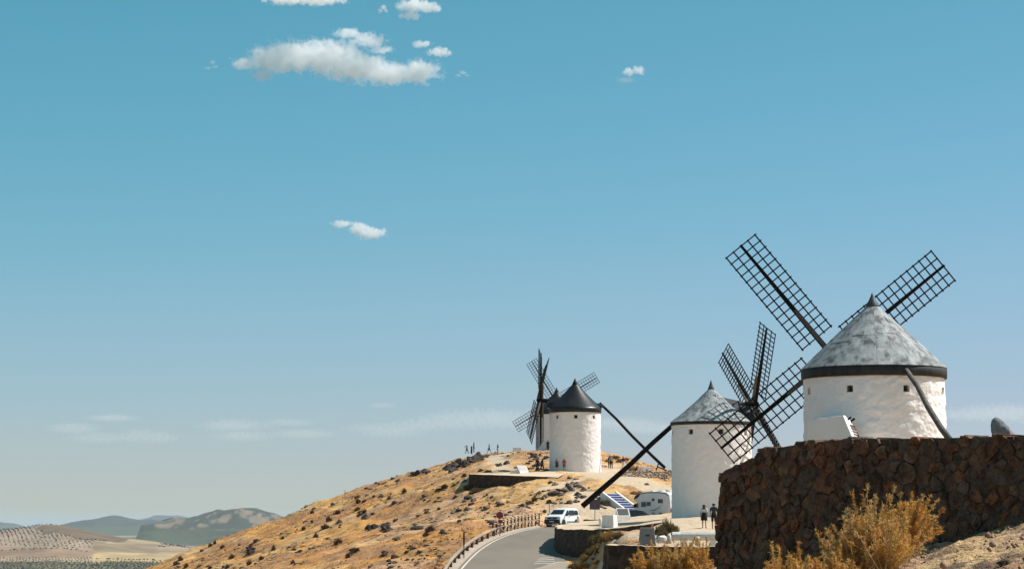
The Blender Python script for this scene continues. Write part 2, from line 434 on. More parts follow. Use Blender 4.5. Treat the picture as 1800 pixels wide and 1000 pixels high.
SAND = [  # bare sandy ground: (x0, y0, x1, y1, half width)
    (-2.5, 282, 11, 285, 3.6), (10, 284, 14.5, 268, 3.6), (14.5, 268, 20, 256, 3.4), (-1, 300, -2.5, 355, 1.6), (0, 290, -1, 300, 1.6), (-2.5, 355, -1, 392, 2.2), (8, 305, 14, 312, 2.5), (13.5, 284, 12.5, 300, 2.0),
    (9, 118, 16, 158, 5.0), (14, 158, 22, 186, 8.0), (12, 178, 9, 200, 5.0), (8, 205, 12, 228, 6.0), (10, 240, 26, 246, 6.0), (8, 246, 12, 250, 3.0), (4, 152, 8, 163, 2.0), (5, 264, 8, 272, 1.5),
    (17, 90, 18, 116, 9.0), (6, 34, 17, 90, 3.0), (3.7, 145, 4.6, 160, 0.8), (-16, 262, -2, 250, 0.5), (-2, 250, 3, 262, 0.5)]
def sand_at(x, y):
    r = np.full(np.shape(x), -9.0)
    for x0, y0, x1, y1, w in SAND:
        dx, dy = x1 - x0, y1 - y0
        t = np.clip(((x - x0) * dx + (y - y0) * dy) / (dx * dx + dy * dy), 0, 1)
        d = np.hypot(x - x0 - t * dx, y - y0 - t * dy)
        r = np.maximum(r, w - d)
    r = r + 0.9 * fbm(x * .35, y * .35, seed=5, oct=3)
    return np.clip(r / 1.1 + 0.3, 0, 1)
def height(x, y, rough=True):
    x = np.asarray(x, float); y = np.asarray(y, float)
    cx, cy = np.clip(x, X0, X1), np.clip(y, Y0, Y1)
    z = tps(cx, cy)
    out = np.hypot(x - cx, y - cy)
    z = z - 0.40 * out
    if rough:
        s = sand_at(x, y)
        far = np.clip((y - 40) / 80, 0.1, 1)
        z = z + (1 - 0.8 * s) * far * (0.34 * fbm(x * .16, y * .16, seed=1, oct=3) + 0.22 * fbm(x * .7 + 0.2 * y, y * .7, seed=2, oct=3)) + 0.02 * fbm(x * 2, y * 2, seed=3, oct=2)
    # the road bed is cut into the slope
    rl, rr, rz = road_l(y), road_r(y), road_z(y)
    inside = np.minimum(x - rl + 1.2, rr + 1.0 - x)
    w = np.clip((inside + 2.0) / 2.0, 0, 1)
    w = w * w * (3 - 2 * w) * (y > 60) * np.clip((242 - y) / 4, 0, 1)
    z = z * (1 - w) + (rz - 0.07) * w
    return np.maximum(z, PLAIN - 2.0 + 0 * z)
def gz(x, y): return float(hz(np.array([x]), np.array([y]))[0])
def hit(px, py, d0=120.0, d1=420.0):
    """first point of the hill along the line of sight through a pixel"""
    D = np.arange(d0, d1, 0.25)
    a, b = (px - 900.0) / FPX, (500.0 - py) / FPX
    s = D / (CP - b * SP)
    x, z = a * s, (SP + b * CP) * s
    h = hz(x, D)
    k = np.nonzero(z <= h)[0]
    if len(k) == 0: return None
    i = k[0]
    return Vector((x[i], D[i], h[i]))

GRID = {}
def hz(x, y):
    """height of the finished hill mesh"""
    gx_, gy_, Z = GRID['x'], GRID['y'], GRID['z']
    x = np.asarray(x, float); y = np.asarray(y, float)
    i = np.clip(np.searchsorted(gx_, x) - 1, 0, len(gx_) - 2); j = np.clip(np.searchsorted(gy_, y) - 1, 0, len(gy_) - 2)
    u = (x - gx_[i]) / (gx_[i + 1] - gx_[i]); v = (y - gy_[j]) / (gy_[j + 1] - gy_[j])
    return (Z[j, i] * (1 - u) + Z[j, i + 1] * u) * (1 - v) + (Z[j + 1, i] * (1 - u) + Z[j + 1, i + 1] * u) * v
def axis(parts):
    r = []
    for a, b, st in parts:
        r += list(np.arange(a, b, st))
    r.append(parts[-1][1])
    return np.array(r)
gx = axis([(-520, -140, 20), (-140, -78, 4), (-78, -62, 1.2), (-62, 30, 0.5), (30, 62, 1.5), (62, 140, 5), (140, 420, 20)])
gy = axis([(-300, -20, 20), (-20, 110, 1.0), (110, 410, 0.55), (410, 490, 2.0), (490, 640, 8), (640, 900, 20)])
GX, GY = np.meshgrid(gx, gy)
GZ = height(GX, GY)
GRID.update(x=gx, y=gy, z=GZ)
S = sand_at(GX, GY)
def grid_faces(nx, ny):
    i = np.arange(ny - 1)[:, None] * nx + np.arange(nx - 1)[None]
    return np.stack([i, i + 1, i + nx + 1, i + nx], -1).reshape(-1, 4)
def np_mesh(name, V, Fq, mat, smooth=True, color=None, cname='tint'):
    me = bpy.data.meshes.new(name)
    k = Fq.shape[1]
    me.vertices.add(len(V)); me.vertices.foreach_set('co', np.ascontiguousarray(V, np.float32).ravel())
    me.loops.add(Fq.size); me.loops.foreach_set('vertex_index', np.ascontiguousarray(Fq, np.int32).ravel())
    me.polygons.add(len(Fq)); me.polygons.foreach_set('loop_start', np.arange(0, Fq.size, k, dtype=np.int32))
    me.polygons.foreach_set('loop_total', np.full(len(Fq), k, np.int32))
    me.update(calc_edges=True); me.validate()
    if smooth: me.polygons.foreach_set('use_smooth', np.ones(len(Fq), bool))
    if color is not None:
        a = me.color_attributes.new(cname, 'FLOAT_COLOR', 'POINT')
        a.data.foreach_set('color', np.c_[color, np.ones(len(color))].astype(np.float32).ravel())
    if mat: me.materials.append(mat)
    return me
def mixc(a, b, t): return np.asarray(a) * (1 - t[..., None]) + np.asarray(b) * t[..., None]
def hill_colour(x, y, s):
    g1 = np.clip(.5 + .8 * fbm(x * .05, y * .03, seed=21, oct=3), 0, 1)
    g2 = np.clip(.5 + .9 * fbm(x * .25 + .1 * y, y * .12, seed=22, oct=4), 0, 1)
    c = mixc((0.67, 0.35, 0.095), (0.55, 0.27, 0.083), g1)
    c = mixc(c, (0.66, 0.44, 0.20), np.clip((fbm(x * .09, y * .05, seed=26, oct=4) - .15) * 2.2, 0, .55))
    c = mixc(c, (0.42, 0.215, 0.10), np.clip((g2 - .45) * 1.8, 0, .85))
    near = np.clip((y - 235) / 60, 0, 1)              # barer, stonier ground high on the hill and near the road
    st = np.clip(.2 + 1.4 * fbm(x * .12, y * .1, seed=24, oct=4), 0, 1) * np.clip((x + 26) / 18, 0, 1)
    c = mixc(c, (0.55, 0.36, 0.22), st * .7)
    c = mixc(c, (0.58, 0.44, 0.30), s)
    sp = np.clip((fbm(x * 1.3, y * .9, seed=29, oct=3) - .15) * 2.5, 0, 1) * (1 - s) * .65
    c = mixc(c, (0.20, 0.125, 0.07), sp)
    return c
HC = hill_colour(GX.ravel(), GY.ravel(), S.ravel())
M['hill'] = pm('dry_hillside', (0.5, 0.3, 0.12), (0.78, 0.76, 0.74), 1.3, 0.95, 0.7, 3.0, detail=9, attr='tint', bdist=0.15, lo=0.42, hi=0.70)
kind(link('hillside', np_mesh('hillside', np.stack([GX.ravel(), GY.ravel(), GZ.ravel()], -1), grid_faces(len(gx), len(gy)), M['hill'], True, HC)), 'structure')

# ------------------------------------------------------------------ road, edge line, hatching
ry = np.arange(62, 239.1, 1.0)
def strip(name, xl, xr, dz, mat, ys=ry, nx=6):
    t = np.linspace(0, 1, nx)
    X = xl[:, None] * (1 - t) + xr[:, None] * t
    Y = np.repeat(ys[:, None], nx, 1)
    Z = road_z(ys)[:, None] + dz + 0.0 * X
    return link(name, np_mesh(name, np.stack([X.ravel(), Y.ravel(), Z.ravel()], -1), grid_faces(nx, len(ys)), mat, False))
kind(strip('road', road_l(ry), road_r(ry), 0.0, M['asphalt']), 'structure')
ly = np.arange(100, 229.1, 0.5)
kind(strip('edge_line', road_l(ly) + .25, road_l(ly) + .38, 0.006, M['line'], ly, 2), 'structure')
vy = np.arange(100, 226.1, 0.5)
def verge():
    w = np.concatenate([road_l(vy) - 1.0, road_l(vy) + 0.02]); 
    X = np.stack([road_l(vy) - .75 + .2 * fbm(vy * .3, vy * 0, seed=41), road_l(vy) + .02], -1)
    Z = np.stack([road_z(vy) + .10, road_z(vy) + .10], -1)
    X2 = np.concatenate([X, X[:, 1:]], 1); Z2 = np.concatenate([Z, (road_z(vy) - .05)[:, None]], 1)
    Y2 = np.repeat(vy[:, None], 3, 1)
    return np_mesh('verge', np.stack([X2.ravel(), Y2.ravel(), Z2.ravel()], -1), grid_faces(3, len(vy)), M['concrete'], False)
kind(link('verge', verge()), 'structure')
# hatched bay beside the terrace wall and the paler concrete apron
ay = np.arange(140, 172.1, 1.0)
kind(strip('concrete_apron', np.interp(ay, [140, 165, 172], [0.4, 1.6, 3.4]), road_r(ay) - .02, 0.008, M['concrete'], ay, 4), 'structure')
hb = MB()
for k in range(4):
    y = 169.5 + k * 1.7
    z = [float(road_z(np.array([q]))[0]) + 0.018 for q in (y, y + .35)]
    hb.add([(1.6 + .16 * k, y, z[0]), (3.2, y + .5, z[0] + .03), (3.2, y + .85, z[1] + .03), (1.6 + .16 * k, y + .35, z[1])], [(0, 1, 2, 3)])
kind(hb.build('bay_markings', M['line']), 'structure')

# ------------------------------------------------------------------ far country
def far_mesh(name, x0, x1, y0, y1, nx, ny, fn, colfn, mat):
    X, Y = np.meshgrid(np.linspace(x0, x1, nx), np.linspace(y0, y1, ny))
    Z = fn(X, Y)
    c = colfn(X.ravel(), Y.ravel(), Z.ravel())
    return kind(link(name, np_mesh(name, np.stack([X.ravel(), Y.ravel(), Z.ravel()], -1), grid_faces(nx, ny), mat, True, c)), 'structure')
M['far'] = pm('far_fields', (0.3, 0.25, 0.15), (0.80, 0.80, 0.80), 0.02, 1.0, attr='tint')
def cells(x, y, sx, sy, seed):
    """flat patchwork: the id of the nearest jittered cell"""
    u, v = x / sx, y / sy
    iu, iv = np.floor(u), np.floor(v)
    best = np.full(np.shape(x), 1e9); bid = np.zeros(np.shape(x))
    for du in (-1, 0, 1):
        for dv in (-1, 0, 1):
            a, b = iu + du, iv + dv
            cx = a + .5 + .4 * (_hash(a, b, a * 0, seed) * 2 - 1); cy = b + .5 + .4 * (_hash(a, b, a * 0 + 1, seed) * 2 - 1)
            d = np.abs(u - cx) + np.abs(v - cy)
            k = d < best
            best = np.where(k, d, best); bid = np.where(k, _hash(a, b, a * 0 + 2, seed), bid)
    return bid
def plain_col(x, y, z):
    b = cells(x + .25 * y, y, 420, 900, 3)
    c = np.empty((len(x), 3))
    pal = np.array([(0.06, 0.075, 0.042), (0.08, 0.09, 0.05), (0.055, 0.068, 0.038), (0.30, 0.24, 0.15), (0.10, 0.11, 0.06), (0.28, 0.21, 0.13), (0.12, 0.125, 0.07), (0.085, 0.095, 0.055)])
    c = pal[(b * 7.999).astype(int)]
    return c * (1 + .25 * fbm(x * .004, y * .002, seed=8, oct=3))[:, None]
PX, PY = np.meshgrid(axis([(-40000, -6000, 2000), (-6000, -500, 60), (-500, 3000, 500), (3000, 40000, 3000)]), axis([(-3000, 3000, 500), (3000, 16000, 130), (16000, 60000, 1500)]))
PV = np.stack([PX.ravel(), PY.ravel(), np.full(PX.size, PLAIN)], -1)
kind(link('plain', np_mesh('plain', PV, grid_faces(PX.shape[1], PX.shape[0]), M['far'], False, plain_col(PV[:, 0], PV[:, 1], PV[:, 2]))), 'structure')

def bumps(x, y, L):
    z = np.full(np.shape(x), -1e3)
    for cx, cy, rx, ry_, h in L:
        d = ((x - cx) / rx) ** 2 + ((y - cy) / ry_) ** 2
        z = np.maximum(z, h * np.exp(-d * 1.1))
    return z
# olive-planted hill left
def pk(px, D): return (px - 900) / FPX * D
def olive_hill(x, y):
    u = x / y * FPX + 900          # bearing of each point, as a column of the photograph
    prof = np.interp(u, [-500, -200, 0, 55, 85, 110, 150, 200, 260, 335, 420, 600], [25, 70, 83, 91, 97, 96, 83, 68, 55, 36, 8, -8])
    dd = np.where(y < 6200, np.clip((y - 4650) / 1550, 0, 1), np.clip(1 - (y - 6200) / 2200, 0, 1))
    s = dd * dd * (3 - 2 * dd) * .55 + dd * .45
    n = 5 * fbm(x * .004, y * .003, seed=12, oct=3) * s
    return PLAIN - 4 + (prof + 3) * s + n
def field_of(x, y):
    """which field of the olive hill a point belongs to"""
    u = x / y * FPX + 900
    z = olive_hill(x, y)
    v = 918 - z / y * FPX
    u = u + 7 * fbm(x * .012, y * .006, seed=61, oct=2); v = v + 2.2 * fbm(x * .01, y * .006, seed=62, oct=2)
    r = np.zeros(np.shape(x), int)
    r = np.where(v < 962, 1, r)                                     # olive grove on the shoulder
    r = np.where((u > 75) & (v < 947 + (u - 150) * .06) & (v < 922 + np.abs(u - 95) * .28 + 12) & (u < 230), 2, r)   # scrub on the top
    r = np.where((u > 165) & (v >= 951) & (v < 969) & (u < 280), 3, r)     # vineyard
    r = np.where((u > 195) & (v < 955) & (r != 2), 4, r)            # terraced stubble
    r = np.where((v >= 962) & (v < 978) & (u < 165), 5, r)          # ploughed red rows
    r = np.where((v >= 969) & (v < 986) & (u > 170), 6, r)          # straw field
    r = np.where((v >= 978) & (v < 986) & (u <= 170), 7, r)
    r = np.where((v >= 986), 8, r)                                  # dense grove at the foot
    return r
FIELD_COL = .72 * np.array([(0.42, 0.30, 0.19), (0.44, 0.32, 0.22), (0.22, 0.145, 0.085), (0.33, 0.245, 0.14), (0.50, 0.37, 0.21), (0.38, 0.25, 0.155), (0.56, 0.40, 0.20), (0.46, 0.34, 0.22), (0.20, 0.17, 0.09)])
def olive_col(x, y, z):
    c = FIELD_COL[field_of(x, y)]
    return c * (1 + .22 * fbm(x * .02, y * .01, seed=14, oct=3))[:, None]
far_mesh('olive_hill', -1900, -400, 4600, 8400, 420, 520, olive_hill, olive_col, M['far'])
def rocky_col(x, y, z):
    t = np.clip((fbm(x * .022, y * .012, seed=15, oct=5) - .02) * 2.2, 0, 1)
    c = mixc((0.050, 0.06, 0.042), (0.27, 0.20, 0.14), t * .75)
    g = mixc((0.042, 0.060, 0.036), (0.075, 0.09, 0.05), np.clip(.5 + fbm(x * .003, y * .02, seed=35, oct=3), 0, 1))
    return mixc(c, g, np.clip((-26 - z + 9 * fbm(x * .012, y * .004, seed=36, oct=3)) / 10, 0, 1))
def sil_hill(px, py, D, dr, seed, amp):
    xs = np.array(px, float); hs = (918 - np.array(py, float)) / FPX * D - PLAIN
    def fn(x, y):
        u = (x + 90 * fbm(x * .004, y * .004, seed=seed + 40, oct=3) * np.clip(np.abs(y - D) / dr * 3, 0, 1)) / D * FPX + 900
        h = np.interp(u, xs, hs)
        t = np.clip(1 - np.abs(y - D) / dr, 0, 1); t = t * t * (3 - 2 * t)
        return PLAIN - 3 + (h + 3) * t + amp * fbm(x * .008, y * .006, seed=seed, oct=4) * t
    return fn
D1 = 11500.0
far_mesh('rocky_hill', pk(270, D1), pk(640, D1), D1 - 900, D1 + 900, 260, 90,
         sil_hill([255, 290, 305, 330, 362, 380, 386, 394, 410, 430, 452, 475, 497, 520, 560, 640], [940, 914, 911, 909, 903, 899, 896.5, 899, 896, 894.5, 896, 902, 909, 912, 917, 940], D1, 900, 16, 9), rocky_col, M['far'])
D2 = 19000.0
far_mesh('blue_hill', pk(90, D2), pk(340, D2), D2 - 1500, D2 + 1500, 160, 40,
         sil_hill([90, 128, 150, 175, 195, 205, 215, 235, 250, 262, 280, 300, 340], [942, 920, 914, 911, 907, 906, 907.5, 911, 914, 912, 914, 918, 942], D2, 1500, 17, 5), lambda x, y, z: mixc((0.055, 0.062, 0.05), (0.07, 0.085, 0.05), np.clip((-20 - z) / 15, 0, 1)), M['far'])
D3 = 26000.0
far_mesh('distant_hill', pk(-260, D3), pk(70, D3), D3 - 2500, D3 + 2500, 120, 30,
         sil_hill([-260, -120, -40, 0, 20, 40, 70], [942, 908, 912, 917, 921, 925, 942], D3, 2500, 18, 5), lambda x, y, z: mixc((0.055, 0.062, 0.05), (0.07, 0.085, 0.05), np.clip((-20 - z) / 15, 0, 1)), M['far'])
D4 = 34000.0
far_mesh('faint_hill', pk(215, D4), pk(420, D4), D4 - 2500, D4 + 2500, 120, 30,
         sil_hill([215, 250, 285, 320, 420], [935, 915, 905, 906, 935], D4, 2500, 19, 5), lambda x, y, z: mixc((0.055, 0.062, 0.05), (0.07, 0.085, 0.05), np.clip((-20 - z) / 15, 0, 1)), M['far'])
M['housing'] = pm('dark_housing', (0.028, 0.031, 0.038), (0.045, 0.048, 0.055), 3, 0.7)

# ------------------------------------------------------------------ windmills
def sail_pieces(L, W, start, nb):
    """meshes shared by the sails of one mill: spar, crossbar, lengthwise bar, stiffener"""
    sp = MB(); sp.tube([(0, 0, -0.35), (0, 0, 2.0), (0, 0, L + .06)], [.19, .17, .085], 4, square=True)
    cb = MB(); cb.tube([(-W / 2 - .07, 0, 0), (W / 2 + .07, 0, 0)], .042, 4, square=True)
    lb = MB(); lb.tube([(0, 0, start - .08), (0, 0, L + .05)], .041, 4, square=True)
    stf = MB(); stf.tube([(0, 0, -.3), (0, 0, 2.6), (0, 0, 2.9)], [.13, .12, .05], 4, square=True)
    return (sp.mesh('sail', M['wood_dark']), cb.mesh('crossbar', M['wood_dark']), lb.mesh('lengthwise_bar', M['wood_dark']), stf.mesh('stiffener', M['wood_grey']))

def windmill(label, loc, R, H, roofz, band_h, roof_mat, band_mat, n_az, hub_d, hub_z, phase, wins, tail, L=7.5, nb=16, tau=6.0, panels=True, finial=(.29, .66), body_down=0.6, win_size=.32, rear_dormer=False, seed=0, concave=0.0, nseg=210, sail_az=None, pitch=19.0, width=1.95):
    t = thing('windmill', label, 'windmill', loc, 0, 'white windmills along the hilltop')
    rs = random.Random(seed)
    # --- body: plastered rubble drum with window openings
    zw = H - .62
    th = set(np.linspace(0, 2 * math.pi, nseg + 1)[:-1].round(5))
    hw = win_size / 2 / R
    for a in wins:
        a0 = (math.radians(a) - math.pi / 2) % (2 * math.pi)      # 0 = facing the camera
        for q in list(th):
            d = (q - a0 + math.pi) % (2 * math.pi) - math.pi
            if abs(d) < hw * 1.25: th.discard(q)
        th |= {round((a0 - hw) % (2 * math.pi), 5), round((a0 + hw) % (2 * math.pi), 5)}
    th = np.array(sorted(th))
    zs = [z for z in np.linspace(-body_down, H, nseg // 3) if not (zw - win_size * .62 < z < zw + win_size * .62)] + [zw - win_size / 2, zw + win_size / 2]
    zs = np.array(sorted(zs))
    TH, ZZ = np.meshgrid(th, zs)
    lump = .033 * fbm(TH * R * 2.6, ZZ * 4.0, seed=seed, oct=3, gain=.55) + .006 * fbm(TH * R * .45, ZZ * .5, seed=seed + 3, oct=2)
    RR = R * (1.012 - .016 * np.clip(ZZ / H, 0, 1)) + lump
    V = np.stack([RR * np.cos(TH), RR * np.sin(TH), ZZ], -1).reshape(-1, 3)
    nth = len(th); fs = []
    wz = (zw - win_size / 2 - .01, zw + win_size / 2 + .01)
    wa = [(math.radians(a) - math.pi / 2) % (2 * math.pi) for a in wins]
    for i in range(len(zs) - 1):
        zc = (zs[i] + zs[i + 1]) / 2
        for k in range(nth):
            k2 = (k + 1) % nth
            tc = th[k] + (((th[k2] - th[k]) % (2 * math.pi)) / 2)
            if wz[0] < zc < wz[1] and any(abs((tc - a + math.pi) % (2 * math.pi) - math.pi) < hw for a in wa): continue
            fs.append((i * nth + k, i * nth + k2, (i + 1) * nth + k2, (i + 1) * nth + k))
    body = link('wall', mesh_from('wall', V, fs, M['plaster'], True), t)
    for a in wa:
        w = MB(); s = win_size / 2 + .012; d0, d1 = .05, -.42
        vs = []
        for d in (d0 - .05, d1):
            for x, z in ((-s, -s), (s, -s), (s, s), (-s, s)): vs.append((x, d, z))
        w.add(vs, [(0, 1, 5, 4), (1, 2, 6, 5), (2, 3, 7, 6), (3, 0, 4, 7)])
        r = R * .998
        o = w.build('window', M['plaster'], t, loc=(r * math.cos(a), r * math.sin(a), zw), rot=(0, 0, a - math.pi / 2))
        g = MB(); s2 = s * .98
        g.box((0, -.26, 0), (2 * s2 - .10, .03, 2 * s2 - .08))
        g.build('pane', M['dark'], o)
        fr = MB()
        for x in (-s2 + .04, s2 - .04): fr.box((x, -.235, 0), (.07, .06, 2 * s2))
        for z in (-s2 + .035, s2 - .035): fr.box((0, -.235, z), (2 * s2 - .15, .055, .06))
        fr.build('frame', M['wood_grey'], o)
    # --- eave band
    b = MB(); Re = R + .10
    b.lathe([(R - .12, H - .02), (Re, H - .03), (Re + .015, H + band_h * .5), (Re, H + band_h), (R - .3, H + band_h + .02)], 72)
    b.build('eave_band', band_mat, t, True)
    # --- roof
    z0 = H + band_h; RZ_ = roofz; r_top = finial[0]
    def prof(s):
        r = (Re - .02) + (r_top * .92 - Re + .02) * s
        z = z0 + .01 + (RZ_ - z0) * (s - concave * math.sin(math.pi * s))
        return r, z
    u = MB(); u.lathe([(max(.03, prof(s)[0] - (.035 if panels else 0)), prof(s)[1] - (.03 if panels else 0)) for s in np.linspace(0, 1, 14)], 72)
    roof = u.build('roof', roof_mat, t, True)
    if panels:
        cuts = [0, .46, .78, 1.0]
        rows = 3
        cols = [22, 22, 11]
        off = rs.random()
        jc = [[cuts[0]] + [c_ + rs.uniform(-.07, .07) for c_ in cuts[1:-1]] + [cuts[-1]] for _ in range(11)]
        for i in range(rows):
            for k in range(cols[i]):
                jj = jc[k * 11 // cols[i]]; s0, s1 = jj[i], jj[i + 1]
                a0 = 2 * math.pi * (k + off) / cols[i]; a1 = 2 * math.pi * (k + 1 + off) / cols[i]
                lift = rs.uniform(.002, .010); tilt = rs.uniform(-.005, .006)
                vs = []
                for q, s in enumerate((s0 - .012, (s0 + s1) / 2, s1)):
                    r, z = prof(max(0, s))
                    if i == 0 and q == 0: r, z = r + .03, z - .03
                    for e in (0, .33, .67, 1):
                        a = a0 + (a1 - a0) * (.004 + .992 * e)
                        rr = r + lift + tilt * (1 - q) + (.014 if q == 0 else 0)
                        vs.append((rr * math.cos(a), rr * math.sin(a), z + lift * .8))
                m = MB()
                top = [(j * 4 + c, j * 4 + c + 1, j * 4 + c + 5, j * 4 + c + 4) for j in range(2) for c in range(3)]
                base = [(v[0] * .985, v[1] * .985, v[2] - .03) for v in vs]
                rim = [0, 1, 2, 3, 7, 11, 10, 9, 8, 4]
                m.add(vs + base, top + [(rim[(j + 1) % 10], rim[j], 12 + rim[j], 12 + rim[(j + 1) % 10]) for j in range(10)])
                m.build('roof_panel', roof_mat, t, False)
    f = MB(); f.lathe([(finial[0] + .03, RZ_ - .03), (finial[0] + .02, RZ_ + .05), (finial[0] * .62, RZ_ + finial[1] * .42), (finial[0] * .22, RZ_ + finial[1] * .8), (.015, RZ_ + finial[1])], 20, True)
    f.build('finial', M['finial'] if panels else roof_mat, t, True)
    # --- shaft housing, wind shaft and sails
    n = Vector((math.sin(n_az), math.cos(n_az), 0)); u_ = Vector((n.y, -n.x, 0))
    if sail_az is None: sail_az = n_az
    ns = Vector((math.sin(sail_az), math.cos(sail_az), 0)); u_ = Vector((ns.y, -ns.x, 0))
    tr = math.radians(tau)
    ax = (ns * math.cos(tr) + Vector((0, 0, 1)) * math.sin(tr)).normalized()
    vup = (Vector((0, 0, 1)) * math.cos(tr) - ns * math.sin(tr)).normalized()
    d = MB()
    def dormer(dr, w, za, zb, out):
        s = Vector((dr.y, -dr.x, 0))
        pts = []
        for e in (0.2, out):
            c = dr * e
            zz = zb - (0.62 if e > 1 else 0)
            for q in ((c - s * w, za), (c + s * w, za), (c + s * w * .92, za + (zz - za) * .5), (c, zz), (c - s * w * .92, za + (zz - za) * .5)):
                pts.append((q[0].x, q[0].y, q[1]))
        d.add(pts, [(0, 1, 2, 3, 4)[::-1], (5, 6, 7, 8, 9), (0, 1, 6, 5), (1, 2, 7, 6), (2, 3, 8, 7), (3, 4, 9, 8), (4, 0, 5, 9)])
    dormer(n, .8, z0 - .02, hub_z + .72, min(R + .28, hub_d - .25))
    if rear_dormer: dormer(-n, .55, z0 - .02, z0 + 1.05, R + .3)
    d.build('shaft_housing', M['black_roof'] if not panels else M['housing'], t)
    hub = n * hub_d + Vector((0, 0, hub_z))
    sh = MB(); sh.tube([hub - ax * 2.6, hub - ax * .2, hub + ax * .42], [.27, .27, .22], 8)
    sh.build('wind_shaft', M['wood_dark'], t)
    bs = MB()
    for e in (-.13, .16): bs.tube([hub + ax * (e - .05), hub + ax * (e + .05)], .31, 10)
    bs.build('hub_collar', M['wood_dark'], t)
    W, st = width, 1.2
    cp_, sp_ = math.cos(math.radians(pitch)), math.sin(math.radians(pitch))
    spar, cb, lb, stf = sail_pieces(L, W, st, nb)
    for k in range(4):
        a = math.radians(phase + 90 * k)
        zl = (u_ * math.sin(a) + vup * math.cos(a)).normalized()
        yl = ax
        xl = yl.cross(zl).normalized()
        m = Matrix((xl, yl, zl)).transposed().to_4x4()
        m.translation = hub + ax * (.13 if k % 2 else -.12)
        so = link('sail', spar, t); so.matrix_local = m
        for i in range(nb):
            link('crossbar', cb, so, (-.075 * sp_, .075 * cp_, st + (L - st) * i / (nb - 1)), (0, 0, math.radians(pitch)))
        for x in (-W / 2, -W / 4, W / 4, W / 2):
            link('lengthwise_bar', lb, so, (x * cp_ - .13 * sp_, x * sp_ + .13 * cp_, 0), (0, 0, math.radians(pitch)))
        link('stiffener', stf, so, (0, -.24, 0))
    # --- tail beam by which the cap is turned
    if tail:
        tb = MB(); p0, p1 = Vector(tail[0]) - Vector(loc), Vector(tail[1]) - Vector(loc)
        mid = (p0 + p1) / 2 + Vector((0, 0, -.10)); q1 = p0.lerp(p1, .25) + Vector((.03, 0, .04)); q3 = p0.lerp(p1, .8) + Vector((-.03, 0, -.06))
        tb.tube([p0, q1, mid, q3, p1], [tail[2], tail[2] * 1.05, tail[2] * 1.12, tail[2] * 1.2, tail[2] * 1.25], 8)
        to = tb.build('tail_beam', tail[3], t, True)
        if len(tail) > 4:                       # a prop and a brace at the beam's lower end
            pr = MB()
            for a_, b_ in tail[4]:
                pr.tube([Vector(a_) - Vector(loc), Vector(b_) - Vector(loc)], tail[2] * .55, 6)
            pr.build('prop', tail[3], to)
    return t

# nearest mill: grey panelled cap, sails turned away to the left
cA = P(1540, 918, 106.0); zA = 1.5
a0, a1 = P(1592, 649, 102.9), P(1672, 776, 96.5)
windmill('white windmill behind the dark stone wall, largest, with patchy grey cap and black band', (cA.x, cA.y, zA), 3.26, 5.15, 5.62 + 2.92, .47, M['zinc'], M['band'], math.atan2(-.373, .928), 3.75, 7.94 - zA, -39.1, [-75, -28.5, 17.5, 64, 109, 154, 199, 244],
         (a0, a1, .115, M['wood_grey']), seed=1, concave=-.012, win_size=.30, tau=2.0, nseg=330, sail_az=math.radians(3), L=6.92, pitch=8, width=1.82)
# middle mill
cB = P(1252, 918, 186.0); zB = .46
b0, b1 = P(1186, 744, 187.0), P(1024, 889, 189.5)
b1.z = max(b1.z, gz(b1.x, b1.y) + .15)
windmill('white windmill with streaked grey cap, its long dark beam slanting down toward the white van', (cB.x, cB.y, zB), 3.24, 7.42, 7.70 + 2.68, .26, M['zinc'], M['band'], math.atan2(.97, .235), 3.65, 9.16, -51.5, [-81, -36, 9, 54, 99, 144, 189, 234],
         (b0, b1, .19, M['wood_dark']), seed=2, concave=.045, finial=(.24, .78), win_size=.40)
# black-capped mill on the hill
cC = P(1011.5, 918, 289.0); zC = P(1011.5, 828, 286.0).z
c0, c1 = P(1054, 708, 289.6), P(1169, 822, 288.0)
q0, q1 = P(1158, 813, 288.2), P(1152, 830, 288.0)
windmill('white windmill with glossy black cap on the hilltop, two people at its foot', (cC.x, cC.y, zC), 3.24, 7.45, 8.10 + 3.0, .66, M['black_roof'], M['black_roof'], math.atan2(-.993, .117), 4.5, 9.1, -42, [-46, 0, 46, 92, 138, 184, 230, 276],
         (c0, c1, .16, M['wood_dark'], [(q0, q1), (P(1157, 820, 288.1), P(1176, 829, 287.8))]), seed=3, panels=False, concave=.03, finial=(.34, .80), win_size=.42, rear_dormer=True)
# farthest mill, mostly hidden by the black-capped one
cD = P(979, 918, 365.0); zD = 10.2
windmill('farthest white windmill, mostly hidden behind the black-capped one, crossed sails above it', (cD.x, cD.y, zD), 3.24, 7.0, 7.7 + 2.9, .6, M['black_roof'], M['black_roof'], 0.0, 3.9, 9.2, -31, [0, 90, 180, 270],
         None, L=7.7, seed=4, panels=False, concave=.03, finial=(.34, .8), win_size=.42, body_down=1.2)

